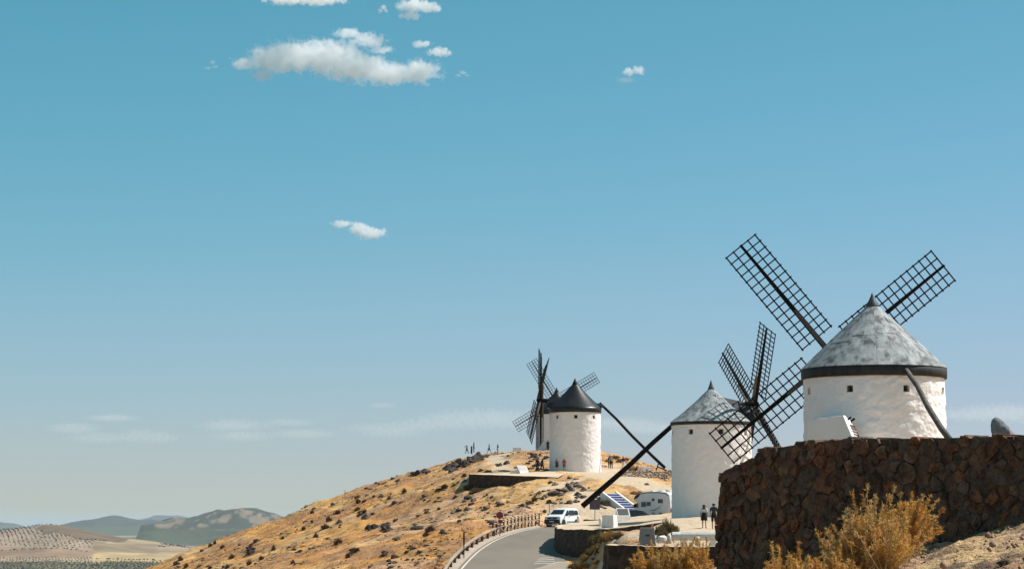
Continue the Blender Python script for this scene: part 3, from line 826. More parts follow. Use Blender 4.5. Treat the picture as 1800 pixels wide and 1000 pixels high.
# porch of the nearest mill: a plastered block with a battered doorway face
def porch():
    z0 = zA - .3
    t = thing('porch', 'low white porch with slatted brown door against the nearest windmill', 'porch', P(1480, 918, 101.5) + Vector((0, 0, zA)))
    L0 = Vector(t.location)
    def ext(T, B):                      # carry an edge on down to the ground
        d = (B - T); return T + d * ((T.z - z0) / -d.z)
    T0, T1, T2 = P(1419, 741, 102.6), P(1480, 731, 101.3), P(1497, 737, 102.4)
    B0 = Vector((T0.x, T0.y, z0)); B1 = ext(T1, P(1498, 774, 100.9)); B2 = ext(T2, P(1514, 774, 102.0))
    n = 12; vs = []; fs = []
    front = []
    for i in range(n + 1):
        s = i / n
        a = T0.lerp(T1, s); a.z = T0.z + (T1.z - T0.z) * math.sin(s * math.pi / 2) ** .8 + .025 * float(vnoise(np.array([s * 9]), np.array([0.]), seed=7)[0])
        front.append(a)
    bk = Vector((.4, 2.6, .06))
    ring_top = front + [T2, T2 + Vector((-.1, 1.6, 0))] + [f + bk for f in front[::-1]]
    ring_bot = [Vector((p.x, p.y, z0)) for p in front[:-1]] + [B1, B2, B2 + Vector((-.1, 1.6, 0))] + [Vector((p.x + bk.x, p.y + bk.y, z0)) for p in front[::-1]]
    k = len(ring_top)
    vs = [p - L0 for p in ring_top + ring_bot]
    fs = [tuple(range(k))] + [(i, (i + 1) % k, k + (i + 1) % k, k + i) for i in range(k)]
    m = MB(); m.add(vs, fs); m.build('wall', M['plaster'], t, bevel=.04)
    dn = (B1 - T1).normalized(); ac = (T2 - T1); wd = ac.length; ac = ac.normalized()
    nr = dn.cross(ac).normalized()
    if nr.y > 0: nr = -nr
    ln = (B1 - T1).length; A = T1 - L0
    def quadbox(mb, d0, d1, w0, w1, e0, th):
        v8 = [A + dn * d + ac * w + nr * e for e in (e0, th) for d, w in ((d0, w0), (d1, w0), (d1, w1), (d0, w1))]
        mb.add(v8, [(0, 1, 2, 3), (7, 6, 5, 4), (0, 4, 5, 1), (1, 5, 6, 2), (2, 6, 7, 3), (3, 7, 4, 0)])
    j = MB(); quadbox(j, -.02, ln, -.03, wd * .30, -.1, .07); j.build('jamb', M['plaster'], t, bevel=.02)
    d_ = MB(); quadbox(d_, .32, ln, wd * .30 + .01, wd * .98, -.1, .012); door = d_.build('door', M['wood_brown'], t)
    i = 0
    while .36 + i * .15 < ln - .2:
        sl = MB(); q = .36 + i * .15
        quadbox(sl, q, q + .10, wd * .34, wd * .94, .0, .045); sl.build('slat', M['wood_brown'], door); i += 1
    for e in (.42, .8):
        h = MB(); p = A + dn * .14 + ac * (wd * e)
        h.tube([p - nr * .05, p + nr * .20 + Vector((0, 0, .05))], .045, 6); h.build('beam_end', M['wood_dark'], t)
porch()

# ------------------------------------------------------------------ dry stone wall in the foreground, stone by stone
WP = [Vector((2.53, 28.3)), Vector((3.6, 26.6)), Vector((5.65, 24.45)), Vector((7.6, 22.4))]
seg = [(WP[i + 1] - WP[i]).length for i in range(len(WP) - 1)]
WLEN = sum(seg)
def wall_at(s):
    for i, l in enumerate(seg):
        if s <= l or i == len(seg) - 1:
            d = (WP[i + 1] - WP[i]) / l
            return WP[i] + d * s, d
        s -= l
def wall_top(s):
    return float(np.interp(s, [0, .10, .20, .50, .80, .87, 1.5, 2.4, 3.6, 4.6, 5.0, 9], [.60, .66, .69, .74, .79, .90, .945, .99, .965, .96, .965, .96]))
ZB = -1.75
stone_wall = thing('stone_wall', 'dark rubble stone wall in shade filling the lower right foreground', 'wall', (WP[0].x, WP[0].y, ZB))
def clip_poly(poly, nx, ny, c):
    out = []
    for i in range(len(poly)):
        a, b = poly[i], poly[(i + 1) % len(poly)]
        da, db = a[0] * nx + a[1] * ny - c, b[0] * nx + b[1] * ny - c
        if da <= 0: out.append(a)
        if (da < 0) != (db < 0):
            t = da / (da - db); out.append((a[0] + (b[0] - a[0]) * t, a[1] + (b[1] - a[1]) * t))
    return out
def stones():
    r = random.Random(5)
    pts = []
    # darts thrown with changing spacing, so that big and small stones mix
    while len(pts) < 2000:
        s, t = r.uniform(-.1, WLEN + .1), r.uniform(ZB, 1.06)
        size = r.choice((.08, .11, .11, .14, .18, .24, .30)) * (1.0 if s < 5 else 1.3)
        ok = True
        for q in pts:
            if ((q[0] - s) * .9) ** 2 + ((q[1] - t) * 1.1) ** 2 < (.5 * (q[2] + size)) ** 2:
                ok = False; break
        if ok: pts.append((s, t, size)); miss = 0
        else:
            miss += 1
            if miss > 900: break
    n = 0
    L0 = Vector((WP[0].x, WP[0].y, ZB))
    for i, (s, t, size) in enumerate(pts):
        if t > wall_top(s) - .03 or s < 0.06: continue
        poly = [(s - .5, t - .5), (s + .5, t - .5), (s + .5, t + .5), (s - .5, t + .5)]
        for j, (s2, t2, z2) in enumerate(pts):
            if j == i or abs(s2 - s) > .7 or abs(t2 - t) > .7: continue
            nx, ny = s2 - s, t2 - t
            l = math.hypot(nx, ny); w = .5 + .18 * (size - z2) / (size + z2)
            poly = clip_poly(poly, nx / l, ny / l, ((s + nx * w) * nx + (t + ny * w) * ny) / l - .003)
            if len(poly) < 3: break
        poly = clip_poly(poly, 0, 1, wall_top(s) + r.uniform(-.022, .014)) if len(poly) >= 3 else poly
        poly = clip_poly(poly, -1, 0, -(.03 + .07 * (t - ZB) / 2.5 + r.uniform(0, .012))) if len(poly) >= 3 else poly
        if len(poly) < 3: continue
        cx = sum(p[0] for p in poly) / len(poly); cy = sum(p[1] for p in poly) / len(poly)
        # drop needle-like edges, then round the corners
        pp = [p for k, p in enumerate(poly) if math.hypot(p[0] - poly[k - 1][0], p[1] - poly[k - 1][1]) > .022]
        if len(pp) < 3: continue
        rd = []
        for k in range(len(pp)):
            a, b = pp[k], pp[(k + 1) % len(pp)]
            for f in (.07, .5, .93):
                jx, jy = r.uniform(-.011, .011), r.uniform(-.011, .011)
                rd.append((a[0] + (b[0] - a[0]) * f + jx, a[1] + (b[1] - a[1]) * f + jy))
        m = len(rd)
        out = r.uniform(-.018, .034); ts, tt = r.uniform(-.20, .20), r.uniform(-.26, .16)
        top_stone = t > wall_top(s) - .2
        vs = []
        for ring, (sc_, dep) in enumerate(((1.0, -.42 if top_stone else -.18), (.99, out * .5 - .02), (.955, out - .004), (.5, out + .004))):
            for (px_, py_) in rd:
                qs, qt = cx + (px_ - cx) * sc_, cy + (py_ - cy) * sc_
                e = dep + (ts * (qs - cx) + tt * (qt - cy)) * (0 if ring == 0 else 1) + (r.uniform(-.009, .009) if ring else 0)
                P0, d = wall_at(max(qs, 0)); P0 = P0 + d * min(qs, 0)
                nrm = Vector((-d.y, d.x)); 
                if nrm.y > 0: nrm = -nrm
                batter = .05 * (1.0 - qt)
                vs.append((P0.x + nrm.x * (e + batter) - L0.x, P0.y + nrm.y * (e + batter) - L0.y, qt - L0.z))
        c = np.mean(np.array(vs[3 * m:]), 0); vs.append(tuple(c))
        fs = []
        for ring in range(3):
            for k in range(m):
                k2 = (k + 1) % m
                fs.append((ring * m + k, ring * m + k2, (ring + 1) * m + k2, (ring + 1) * m + k))
        for k in range(m): fs.append((3 * m + k, 3 * m + (k + 1) % m, 4 * m))
        me = mesh_from('stone', vs, fs, M['stone'])
        bm = bmesh.new(); bm.from_mesh(me); bmesh.ops.recalc_face_normals(bm, faces=bm.faces); bm.to_mesh(me); bm.free()
        link('stone', me, stone_wall); n += 1
    print('STONES', n)
stones()
def wall_core():
    m = MB(); n = 60; vs = []
    L0 = Vector((WP[0].x, WP[0].y, ZB))
    for i in range(n + 1):
        s = WLEN * i / n
        p, d = wall_at(s); nr = Vector((-d.y, d.x))
        if nr.y < 0: nr = -nr
        back = .62 + .25 * min(1, s)
        tz = min(wall_top(s), wall_top(s + .12), wall_top(max(0, s - .12))) - .05
        f = p + nr * .12; b = p + nr * back + d * (.25 * (1 - min(1, s * 2)))
        for q, z in ((f, ZB), (f, tz), (b, tz + .03), (b, ZB)):
            vs.append((q.x - L0.x, q.y - L0.y, z - L0.z))
    fs = [(0, 1, 2, 3), tuple(n * 4 + k for k in (3, 2, 1, 0))]
    for i in range(n):
        for k in range(4):
            k2 = (k + 1) % 4
            fs.append((i * 4 + k, (i + 1) * 4 + k, (i + 1) * 4 + k2, i * 4 + k2))
    m.add(vs, fs); m.build('earth_core', M['core'], stone_wall)
wall_core()

def wall_mortar():                     # earth and mortar that fill the joints, a little behind the faces of the stones
    L0 = Vector((WP[0].x, WP[0].y, ZB)); ns, ntt = 190, 66; V = []
    for i in range(ns + 1):
        sv = .09 + (WLEN - .09) * i / ns
        p, d = wall_at(sv); nr = Vector((-d.y, d.x))
        if nr.y > 0: nr = -nr
        tz = min(wall_top(sv), wall_top(sv + .06), wall_top(max(0, sv - .06))) - .03
        for j in range(ntt + 1):
            t_ = ZB + (tz - ZB) * j / ntt
            V.append((p.x, p.y, t_, nr.x, nr.y, sv))
    V = np.array(V); e = -.015 + .021 * fbm(V[:, 5] * 6, V[:, 2] * 7, seed=91, oct=4) + .05 * (1 - V[:, 2])
    Q = np.stack([V[:, 0] + V[:, 3] * e - L0.x, V[:, 1] + V[:, 4] * e - L0.y, V[:, 2] - L0.z], -1)
    link('mortar', np_mesh('mortar', Q, grid_faces(ntt + 1, ns + 1), M['core'], True), stone_wall)
wall_mortar()

# the lit, crumbly top of the wall: mortar and earth between the cap stones
def wall_cap():
    m = MB(); L0 = Vector((WP[0].x, WP[0].y, ZB)); n = 150; rows = 7; vs = []
    for i in range(n + 1):
        s = WLEN * i / n
        p, d = wall_at(s); nr = Vector((-d.y, d.x))
        if nr.y < 0: nr = -nr
        for k in range(rows):
            e = .02 + (.80) * k / (rows - 1)
            q = p + nr * e
            z = min(wall_top(s), wall_top(s + .08), wall_top(max(0, s - .08))) - .055 + .03 * float(fbm(np.array([s * 7]), np.array([e * 7.]), seed=33, oct=3)[0]) + .02 * k / rows
            vs.append((q.x - L0.x, q.y - L0.y, z - L0.z))
    m.add(vs, [tuple(int(x) for x in f) for f in grid_faces(rows, n + 1)])
    m.build('earth_top', M['sand'], stone_wall, True)
wall_cap()

# ------------------------------------------------------------------ lower retaining walls
def retaining_wall(name, label, pts, thick, seed, top_mat='sand', uneven=.05, fill=None):
    """pts: (x, y, z_bottom, z_top) along the face; a thick wall with a rough face and an earthen top"""
    P0 = Vector((pts[0][0], pts[0][1], pts[0][2]))
    t = thing(name, label, 'wall', P0)
    xs = np.array(pts, float)
    d = np.r_[0, np.cumsum(np.hypot(np.diff(xs[:, 0]), np.diff(xs[:, 1])))]
    n = max(24, int(d[-1] / .22)); s = np.linspace(0, d[-1], n)
    X, Y, ZB_, ZT = [np.interp(s, d, xs[:, k]) for k in range(4)]
    tx, ty = np.gradient(X, s), np.gradient(Y, s); l = np.hypot(tx, ty); nx, ny = ty / l, -tx / l     # outward
    rows = 9; V = []
    for j in range(rows):
        f = j / (rows - 1)
        Z = ZB_ + (ZT - ZB_) * f + (uneven * fbm(s * 1.3, s * 0, seed=seed) if j == rows - 1 else 0)
        o = .09 * fbm(s * 1.7, Z * 1.7, seed=seed + 1, oct=3) + .10 * (1 - f)
        V.append(np.stack([X + nx * o, Y + ny * o, Z], -1))
    topz = V[-1][:, 2]
    V.append(np.stack([X - nx * .12, Y - ny * .12, topz + .02], -1))
    V.append(np.stack([X - nx * thick, Y - ny * thick, topz - .02], -1))
    V.append(np.stack([X - nx * thick, Y - ny * thick, ZB_ - .3], -1))
    V = np.concatenate(V) - np.array(P0)
    F = grid_faces(n, rows + 3)
    ends = []
    for e in (0, n - 1):
        ends.append([int(k * n + e) for k in range(rows + 3)])
    face_f = [tuple(int(a) for a in f) for f in F]
    nf = (n - 1) * (rows - 1)
    low = MB(); low.v = [tuple(v) for v in V]; low.f = [list(f) for f in face_f[:nf] + face_f[nf + 2 * (n - 1):]] + ends; low.m = [0] * len(low.f)
    low.build('masonry', M['rubble_wall'], t)
    cap = MB(); cap.v = [tuple(v) for v in V]; cap.f = [list(f) for f in face_f[nf:nf + 2 * (n - 1)]]; cap.m = [0] * len(cap.f)
    cap.build('capping', M[top_mat], t)
    return t
def pz(px, py, D):
    v = P(px, py, D); return v
# wall 2: low wall before the stone bench
a, b = P(1061, 959, 112), P(1262, 960, 111)
retaining_wall('retaining_wall', 'low dark retaining wall with golden dry grass in front, below the stone bench', [(a.x + .5, a.y + 4.5, -3.6, a.z), (a.x + .02, a.y + .8, -4.2, a.z), (a.x + .25, a.y, -4.4, a.z), (a.x + 2, a.y - .3, -4.4, a.z), (b.x, b.y, -4.4, b.z), (b.x + 3, b.y, -4.4, b.z)], .5, 61)
# wall 3: curved corner beside the road
c = [P(984, 922, 199), P(977, 925, 187), P(980, 929, 181), P(995, 930.5, 178.5), P(1040, 931, 174), P(1090, 927, 171), P(1145, 920, 170)]
zb3 = [-1.6, -2.2, -2.75, -2.9, -2.6, -1.5, -.5]
retaining_wall('retaining_wall', 'curved dark retaining wall at the road bend, with sandy terrace on top', [(v.x, v.y, z, v.z) for v, z in zip(c, zb3)], .5, 62)
# wall 4: brown wall under the terrace of the black-capped mill
c = [P(825, 832, 283), P(825, 833, 276), P(860, 834, 274.6), P(920, 836, 273.2), P(981, 838.5, 272.5)]
zb4 = [z - 2.6 for z in (c[0].z, c[1].z, c[2].z)] + [c[3].z - 1.7, c[4].z - .45]
retaining_wall('retaining_wall', 'straight brown retaining wall with pale coping, in front of the black-capped windmill', [(v.x, v.y, z, v.z) for v, z in zip(c, zb4)], .45, 63, uneven=.015)
# low platform on the ridge
pf = MB(); c = [P(853, 798, 388), P(915, 796.5, 388.5), P(916, 796.3, 392), P(852, 797.7, 392)]
L0 = Vector((c[0].x, c[0].y, c[0].z - .8))
pf.add([v - L0 + Vector((0, 0, d)) for d in (-1.2, 0) for v in c], [(3, 2, 1, 0), (4, 5, 6, 7), (0, 1, 5, 4), (1, 2, 6, 5), (2, 3, 7, 6), (3, 0, 4, 7)])
tag(pf.build('platform', [M['concrete']], None, loc=L0, bevel=.06), 'small flat viewing platform on the skyline ridge', 'platform')

# terrace fill on top of the curved wall
def terrace():
    poly = [(984, 922, 199), (977.5, 925, 187), (981, 928.6, 181), (996, 930, 179), (1040, 930.6, 175), (1090, 926.6, 172), (1145, 919.8, 171)]
    V = [P(*q) for q in poly]
    back = [(14.5, 186, .30), (12, 205, .42), (7.8, 212, .36)]
    n = len(V)
    bm = bmesh.new()
    vs = [bm.verts.new(Vector(v) + Vector((.12 if i < 3 else 0, .25 if i >= 3 else 0, -.012))) for i, v in enumerate(V)] + [bm.verts.new(q) for q in back]
    f = bm.faces.new(vs)
    bmesh.ops.triangulate(bm, faces=[f])
    bmesh.ops.subdivide_edges(bm, edges=bm.edges[:], cuts=3, use_grid_fill=True)
    me = bpy.data.meshes.new('terrace'); bm.to_mesh(me); bm.free(); me.materials.append(M['sand'])
    me.polygons.foreach_set('use_smooth', [True] * len(me.polygons))
    kind(link('terrace', me), 'structure')
terrace()
def terrace4():
    c = [P(825, 832, 283), P(825, 833, 276), P(860, 834, 274.6), P(920, 836, 273.2), P(981, 838.5, 272.5)]
    V = [Vector((v.x + (.1 if i < 2 else 0), v.y + (.2 if i > 0 else 0), v.z - .015)) for i, v in enumerate(c)]
    bk = [P(1000, 829, 281), P(960, 827.5, 287), P(840, 831.5, 290)]
    bm = bmesh.new()
    f = bm.faces.new([bm.verts.new(v) for v in V + bk])
    bmesh.ops.triangulate(bm, faces=[f])
    me = bpy.data.meshes.new('mill_terrace'); bm.to_mesh(me); bm.free(); me.materials.append(M['sand'])
    kind(link('mill_terrace', me), 'structure')
terrace4()

# bank of dry earth in front of the stone wall
def bank():
    xs = np.arange(.2, 9.2, .045); ys = np.arange(9.0, 28.2, .075)
    X, Y = np.meshgrid(xs, ys)
    Z = -.807 + .3035 * X - .0357 * Y
    Z = Z - .10 * np.clip((3.6 - X) / 1.5, 0, 1) ** 2 * 3
    Z = Z + .05 * fbm(X * 1.1, Y * 1.1, seed=51, oct=3) + .04 * fbm(X * 4, Y * 2.2, seed=52, oct=4) + .016 * fbm(X * 13, Y * 9, seed=53, oct=2)
    Z = Z + .03 * np.abs(fbm(X * 1.5 + Y * .8, Y * .5 - X * 1.2, seed=54, oct=3))
    c = mixc((0.68, 0.425, 0.275), (0.52, 0.29, 0.17), np.clip(.5 + fbm(X.ravel() * 2, Y.ravel() * 1.2, seed=55, oct=4), 0, 1))
    c = mixc(c, (0.72, 0.48, 0.22), np.clip(1.4 * fbm(X.ravel() * .9, Y.ravel() * .8, seed=56, oct=3), 0, .8))
    c = mixc(c, (0.16, 0.10, 0.065), np.clip(2.4 * (fbm(X.ravel() * 5, Y.ravel() * 2.5, seed=57, oct=3) - .2), 0, .85))
    M['bank'] = pm('dry_stony_earth', (.5, .4, .3), (.62, .60, .57), 14, .95, 1.0, 30, detail=8, attr='tint', bdist=.05)
    kind(link('earth_bank', np_mesh('earth_bank', np.stack([X.ravel(), Y.ravel(), Z.ravel()], -1), grid_faces(len(xs), len(ys)), M['bank'], True, c)), 'structure')
bank()
def bank_z(x, y):
    return float(-.807 + .3035 * x - .0357 * y - .3 * min(1, max(0, (3.6 - x) / 1.5)) ** 2)

# ------------------------------------------------------------------ rocks
def rock_mesh(name, seed, mat, flat=.7, sub=2):
    r = np.random.default_rng(seed)
    bm = bmesh.new(); bmesh.ops.create_icosphere(bm, subdivisions=sub, radius=1.0)
    V = np.array([v.co[:] for v in bm.verts])
    d = 1 + .32 * fbm(V[:, 0] * 1.4 + seed, V[:, 1] * 1.4, V[:, 2] * 1.4, seed=seed, oct=3)
    V = V * d[:, None]
    for k in range(9):                      # cleave flat faces
        n = r.normal(size=3); n /= np.linalg.norm(n)
        c = r.uniform(.45, .85)
        e = np.maximum(V @ n - c, 0); V = V - e[:, None] * n
    V[:, 2] *= flat
    V = V + r.normal(size=V.shape) * .02
    for v, c in zip(bm.verts, V): v.co = c
    me = bpy.data.meshes.new(name); bm.to_mesh(me); bm.free(); me.materials.append(mat)
    return me
ROCK = [rock_mesh('rock', 100 + i, M['rock'], .45 + .12 * (i % 4)) for i in range(8)]
ROCKD = [rock_mesh('rock', 200 + i, M['rock_dark'], .55 + .1 * (i % 4)) for i in range(6)]
rr = random.Random(3)
SEEN = {}
def put_rock(px, py, w, dark, label, group, D=(120, 420), tall=1.0):
    h = hit(px, py, *D)
    if h is None: return
    s = w / FPX * h.y / 2
    o = link('rock', rr.choice(ROCKD if dark else ROCK), None, (h.x, h.y, h.z + .02 * s * tall), (rr.uniform(-.25, .25), rr.uniform(-.25, .25), rr.uniform(0, 6.3)))
    o.scale = (s * rr.uniform(.85, 1.2), s * rr.uniform(.7, 1.1), s * rr.uniform(.75, 1.1) * tall)
    tag(o, label, 'rock', group)
def cluster(px, py, w, h, n, size, dark, label, group, tall=1.0, D=(120, 420)):
    for k in range(max(1, int(n * .62 + .5))):
        put_rock(px + rr.uniform(-.5, .5) * w, py + rr.uniform(-.5, .5) * h, size * rr.uniform(.9, 2.2), dark if rr.random() < .8 else not dark, label, group, D, tall)
L_ = 'dark jagged rock in the crag below the skyline walkers'
for k in range(40):
    t = rr.random()
    put_rock(785 + 68 * t + rr.uniform(-4, 4), 826 - 26 * t + rr.uniform(-3, 7), rr.uniform(9, 24), True, L_, 'rocks of the dark skyline crag', (250, 420), 1.25)
L_ = 'dark rock in the heap beside the farthest windmill'
for k in range(30):
    t = rr.random()
    put_rock(928 + 36 * rr.random(), 798 + 28 * t, rr.uniform(6, 15), rr.random() < .7, L_, 'rocks heaped below the farthest windmill', (290, 420), 1.1)
L_ = 'rock in the row edging the skyline platform'
for k in range(16): put_rock(862 + 4.5 * k, 796 + rr.uniform(-1, 1), rr.uniform(4, 7), k % 2, L_, 'rocks edging the skyline platform', (380, 420), 1.1)
L_ = 'grey rock among the outcrops behind the white van'
for q in ((968, 850, 14, 10, 5, 9), (975, 867, 26, 16, 9, 11), (988, 862, 14, 10, 5, 9), (958, 878, 16, 14, 7, 9), (945, 872, 14, 12, 5, 8), (1008, 852, 16, 6, 5, 9), (1012, 857, 18, 8, 5, 10), (1020, 863, 14, 5, 4, 9), (1018, 874, 20, 10, 8, 9), (1008, 842, 16, 5, 5, 7),
          (1052, 886, 26, 10, 9, 10), (1010, 884, 14, 8, 5, 8), (992, 886, 18, 6, 5, 9), (984, 878, 12, 6, 4, 8), (1035, 858, 14, 6, 4, 6), (962, 893, 12, 14, 4, 9), (1062, 893, 12, 6, 3, 8)):
    cluster(*q, False, L_, 'rocks on the slope behind the van')
L_ = 'dark rock scattered on the golden slope below the brown retaining wall'
for q in ((820, 884, 30, 14, 9, 9), (828, 876, 12, 8, 4, 8), (858, 872, 18, 6, 6, 6), (875, 886, 26, 6, 6, 9), (812, 897, 22, 5, 3, 12), (768, 882, 12, 8, 4, 8), (750, 880, 10, 7, 3, 7), (795, 850, 8, 4, 2, 7), (812, 848, 10, 6, 4, 6), (760, 852, 8, 4, 2, 7), (775, 862, 10, 3, 2, 8),
          (872, 924, 18, 14, 9, 10), (866, 916, 8, 6, 3, 8), (806, 918, 10, 4, 3, 7), (834, 838, 8, 5, 2, 5), (873, 818, 14, 4, 3, 8), (895, 815, 10, 8, 4, 7), (905, 822, 10, 6, 3, 6), (797, 843, 5, 4, 1, 6)):
    cluster(*q, True, L_, 'rocks on the slope below the brown wall')
L_ = 'dark rock scattered on the lower golden hillside left of the road'
for q in ((652, 914, 12, 12, 4, 11), (672, 928, 26, 18, 12, 10), (648, 928, 14, 10, 5, 9), (703, 884, 20, 8, 4, 12), (734, 928, 12, 10, 4, 10), (699, 950, 14, 6, 3, 10), (680, 976, 10, 8, 3, 8), (694, 983, 12, 8, 4, 8), (680, 988, 16, 6, 4, 7), (725, 960, 26, 10, 8, 6), (697, 916, 12, 8, 4, 7), (735, 908, 20, 5, 5, 5),
          (455, 952, 16, 4, 4, 8), (450, 968, 24, 7, 5, 8), (598, 915, 14, 8, 4, 6), (608, 926, 20, 6, 4, 5), (620, 966, 16, 4, 4, 6), (668, 850, 26, 5, 7, 8), (645, 861, 16, 5, 5, 7), (665, 874, 22, 4, 5, 6), (730, 833, 12, 5, 4, 8), (748, 828, 18, 5, 6, 8), (700, 846, 8, 3, 2, 6), (752, 898, 18, 6, 4, 6), (640, 900, 14, 6, 3, 6),
          (345, 995, 14, 6, 3, 6), (770, 996, 10, 8, 4, 6), (765, 968, 10, 5, 2, 7), (525, 990, 18, 5, 3, 6), (780, 938, 20, 14, 5, 6), (745, 975, 20, 10, 4, 5)):
    if q[0] < 560: L_, g_ = 'dark rock on the left foot of the golden hill', 'rocks at the left foot of the hill'
    elif q[1] < 880: L_, g_ = 'dark rock near the left skyline of the golden hill', 'rocks along the left skyline'
    elif q[0] < 690: L_, g_ = 'dark jagged rock in the outcrop amid the golden slope', 'rocks amid the golden slope'
    else: L_, g_ = 'dark rock on the slope left of the log guardrail', 'rocks left of the guardrail'
    cluster(q[0], q[1], q[2], q[3], q[4], q[5] * 1.2, True, L_, g_)
L_ = 'small stone on the slope between the two dark retaining walls'
for q in ((1035, 985, 30, 14, 9, 7), (1048, 970, 16, 8, 5, 6), (1020, 996, 20, 6, 5, 7)):
    cluster(*q, False, L_, 'stones between the retaining walls', .8, (120, 175))
def loose_stones():
    r = np.random.default_rng(19); base = rock_mesh('tmp', 401, None, .7, 1)
    bv = np.array([v.co[:] for v in base.vertices]); bf = np.array([p.vertices[:] for p in base.polygons])
    n = 16000; y = 150 + 250 * r.random(n); u = r.uniform(300, 1180, n); x = (u - 900) / FPX * y
    rl, rr_ = road_l(y), road_r(y)
    k = (fbm(x * .11, y * .06, seed=73, oct=3) > .12) & ~((x > rl - 1.4) & (x < rr_ + .8) & (y < 246)) & (sand_at(x, y) < .4) & ~((x > 3.5) & (x < 16) & (y > 165) & (y < 215))
    x, y = x[k][:3000], y[k][:3000]; z = hz(x, y); m = len(x)
    s = r.uniform(.07, .20, m) * (1 + 1.2 * (r.random(m) > .9))
    sc = s[:, None] * r.uniform(.7, 1.3, (m, 3)); a = r.uniform(0, 6.3, m)
    V = bv[None] * sc[:, None]; c, sn = np.cos(a)[:, None], np.sin(a)[:, None]
    V = np.stack([V[..., 0] * c - V[..., 1] * sn, V[..., 0] * sn + V[..., 1] * c, V[..., 2]], -1) + np.stack([x, y, z + s * .15], -1)[:, None]
    F = (bf[None] + (np.arange(m) * len(bv))[:, None, None]).reshape(-1, 3)
    o = link('loose_stones', np_mesh('loose_stones', V.reshape(-1, 3), F, M['rock'], False)); kind(o, 'stuff'); tag(o, 'small loose stones strewn over the hillside', 'stones')
loose_stones()
# boulder standing on the near wall and loose stones on the bank
def boulder_mesh():
    bm = bmesh.new(); bmesh.ops.create_icosphere(bm, subdivisions=4, radius=1.0)
    V = np.array([v.co[:] for v in bm.verts]); d = 1 + .26 * fbm(V[:, 0] * 1.2 + 5, V[:, 1] * 1.2, V[:, 2] * 1.2, seed=9, oct=4)
    V = V * d[:, None]; V[:, 0] -= .22 * V[:, 2]; e_ = np.maximum(V @ np.array([.5, 0, .866]) - .72, 0); V = V - e_[:, None] * np.array([.5, 0, .866]) * .8
    for v, c in zip(bm.verts, V): v.co = c
    me = bpy.data.meshes.new('boulder'); bm.to_mesh(me); bm.free()
    me.materials.append(pm('bluish_boulder', (0.27, 0.285, 0.30), (0.16, 0.168, 0.178), 3, .9, .5, 10)); me.polygons.foreach_set('use_smooth', [True] * len(me.polygons))
    return me
bo = link('boulder', boulder_mesh(), None, (P(1768, 918, 29.0).x, 29.0, 1.06)); bo.scale = (.155, .15, .235)
tag(bo, 'bluish grey boulder standing on top of the wall at the far right', 'boulder')
for k, (x, y, s, nm) in enumerate(((3.58, 16.6, .085, 'brown stone lying on the earth bank at the bottom right corner'), (3.05, 16.9, .035, 'small stone left of the larger one on the bank'), (4.2, 19.4, .03, 'tiny pale stone high on the earth bank'))):
    o = link('bank_stone', ROCK[k], None, (x, y, bank_z(x, y) + s * .35), (.2, .1, k * 1.3)); o.scale = (s, s * .8, s * .9); tag(o, nm, 'stone')

# rubble of pale stones: the tumbled wall right of the black-capped mill
def rubble():
    r = np.random.default_rng(9)
    V, F, Cc = [], [], []
    base = rock_mesh('tmp', 400, None, .8, 1)
    bv = np.array([v.co[:] for v in base.vertices]); bf = np.array([p.vertices[:] for p in base.polygons])
    n = 900; b = 0
    for k in range(n):
        px = r.uniform(1086, 1240); t = r.random()
        lo = np.interp(px, [1086, 1120, 1240], [838, 849, 853]); hi = np.interp(px, [1086, 1105, 1240], [832, 829, 829])
        py = hi + (lo - hi) * t
        D = 281.0 - 5.0 * t + r.uniform(-.4, .4)
        p = P(px, py, D); g = gz(p.x, p.y)
        if p.z < g - .05: p.z = g
        s = r.uniform(.07, .27)
        a = r.uniform(0, 6.3); R_ = np.array([[math.cos(a), -math.sin(a), 0], [math.sin(a), math.cos(a), 0], [0, 0, 1]])
        V.append((bv * s * r.uniform(.7, 1.2, 3)) @ R_.T + np.array(p)); F.append(bf + b); b += len(bv)
        c = np.array([(.55, .44, .34), (.40, .27, .19), (.62, .52, .42), (.30, .18, .12), (.48, .36, .27)][r.integers(5)]) * r.uniform(.8, 1.1)
        Cc.append(np.tile(c, (len(bv), 1)))
    o = link('rubble_bank', np_mesh('rubble_bank', np.concatenate(V), np.concatenate(F), M['rock_pale'], False, np.concatenate(Cc)))
    kind(o, 'stuff'); tag(o, 'tumbled bank of pale rubble stones right of the black-capped windmill', 'rubble')
rubble()
def rubble_core():                      # earth that the rubble leans on
    m = MB(); vs = []; n = 30
    for i in range(n + 1):
        px = 1086 + (1245 - 1086) * i / n
        top = np.interp(px, [1086, 1105, 1240], [833, 830, 830])
        a, b = P(px, top, 281.6), P(px, np.interp(px, [1086, 1120, 1240], [838, 850, 854]), 276.2)
        vs += [(b.x, b.y, b.z - .4), (a.x, a.y - .3, a.z - .1), (a.x, a.y + 4, a.z - .15)]
    m.add(vs, [(i * 3 + k, (i + 1) * 3 + k, (i + 1) * 3 + k + 1, i * 3 + k + 1) for i in range(n) for k in range(2)])
    kind(m.build('earth_step', M['sand'], None, True), 'structure')
rubble_core()

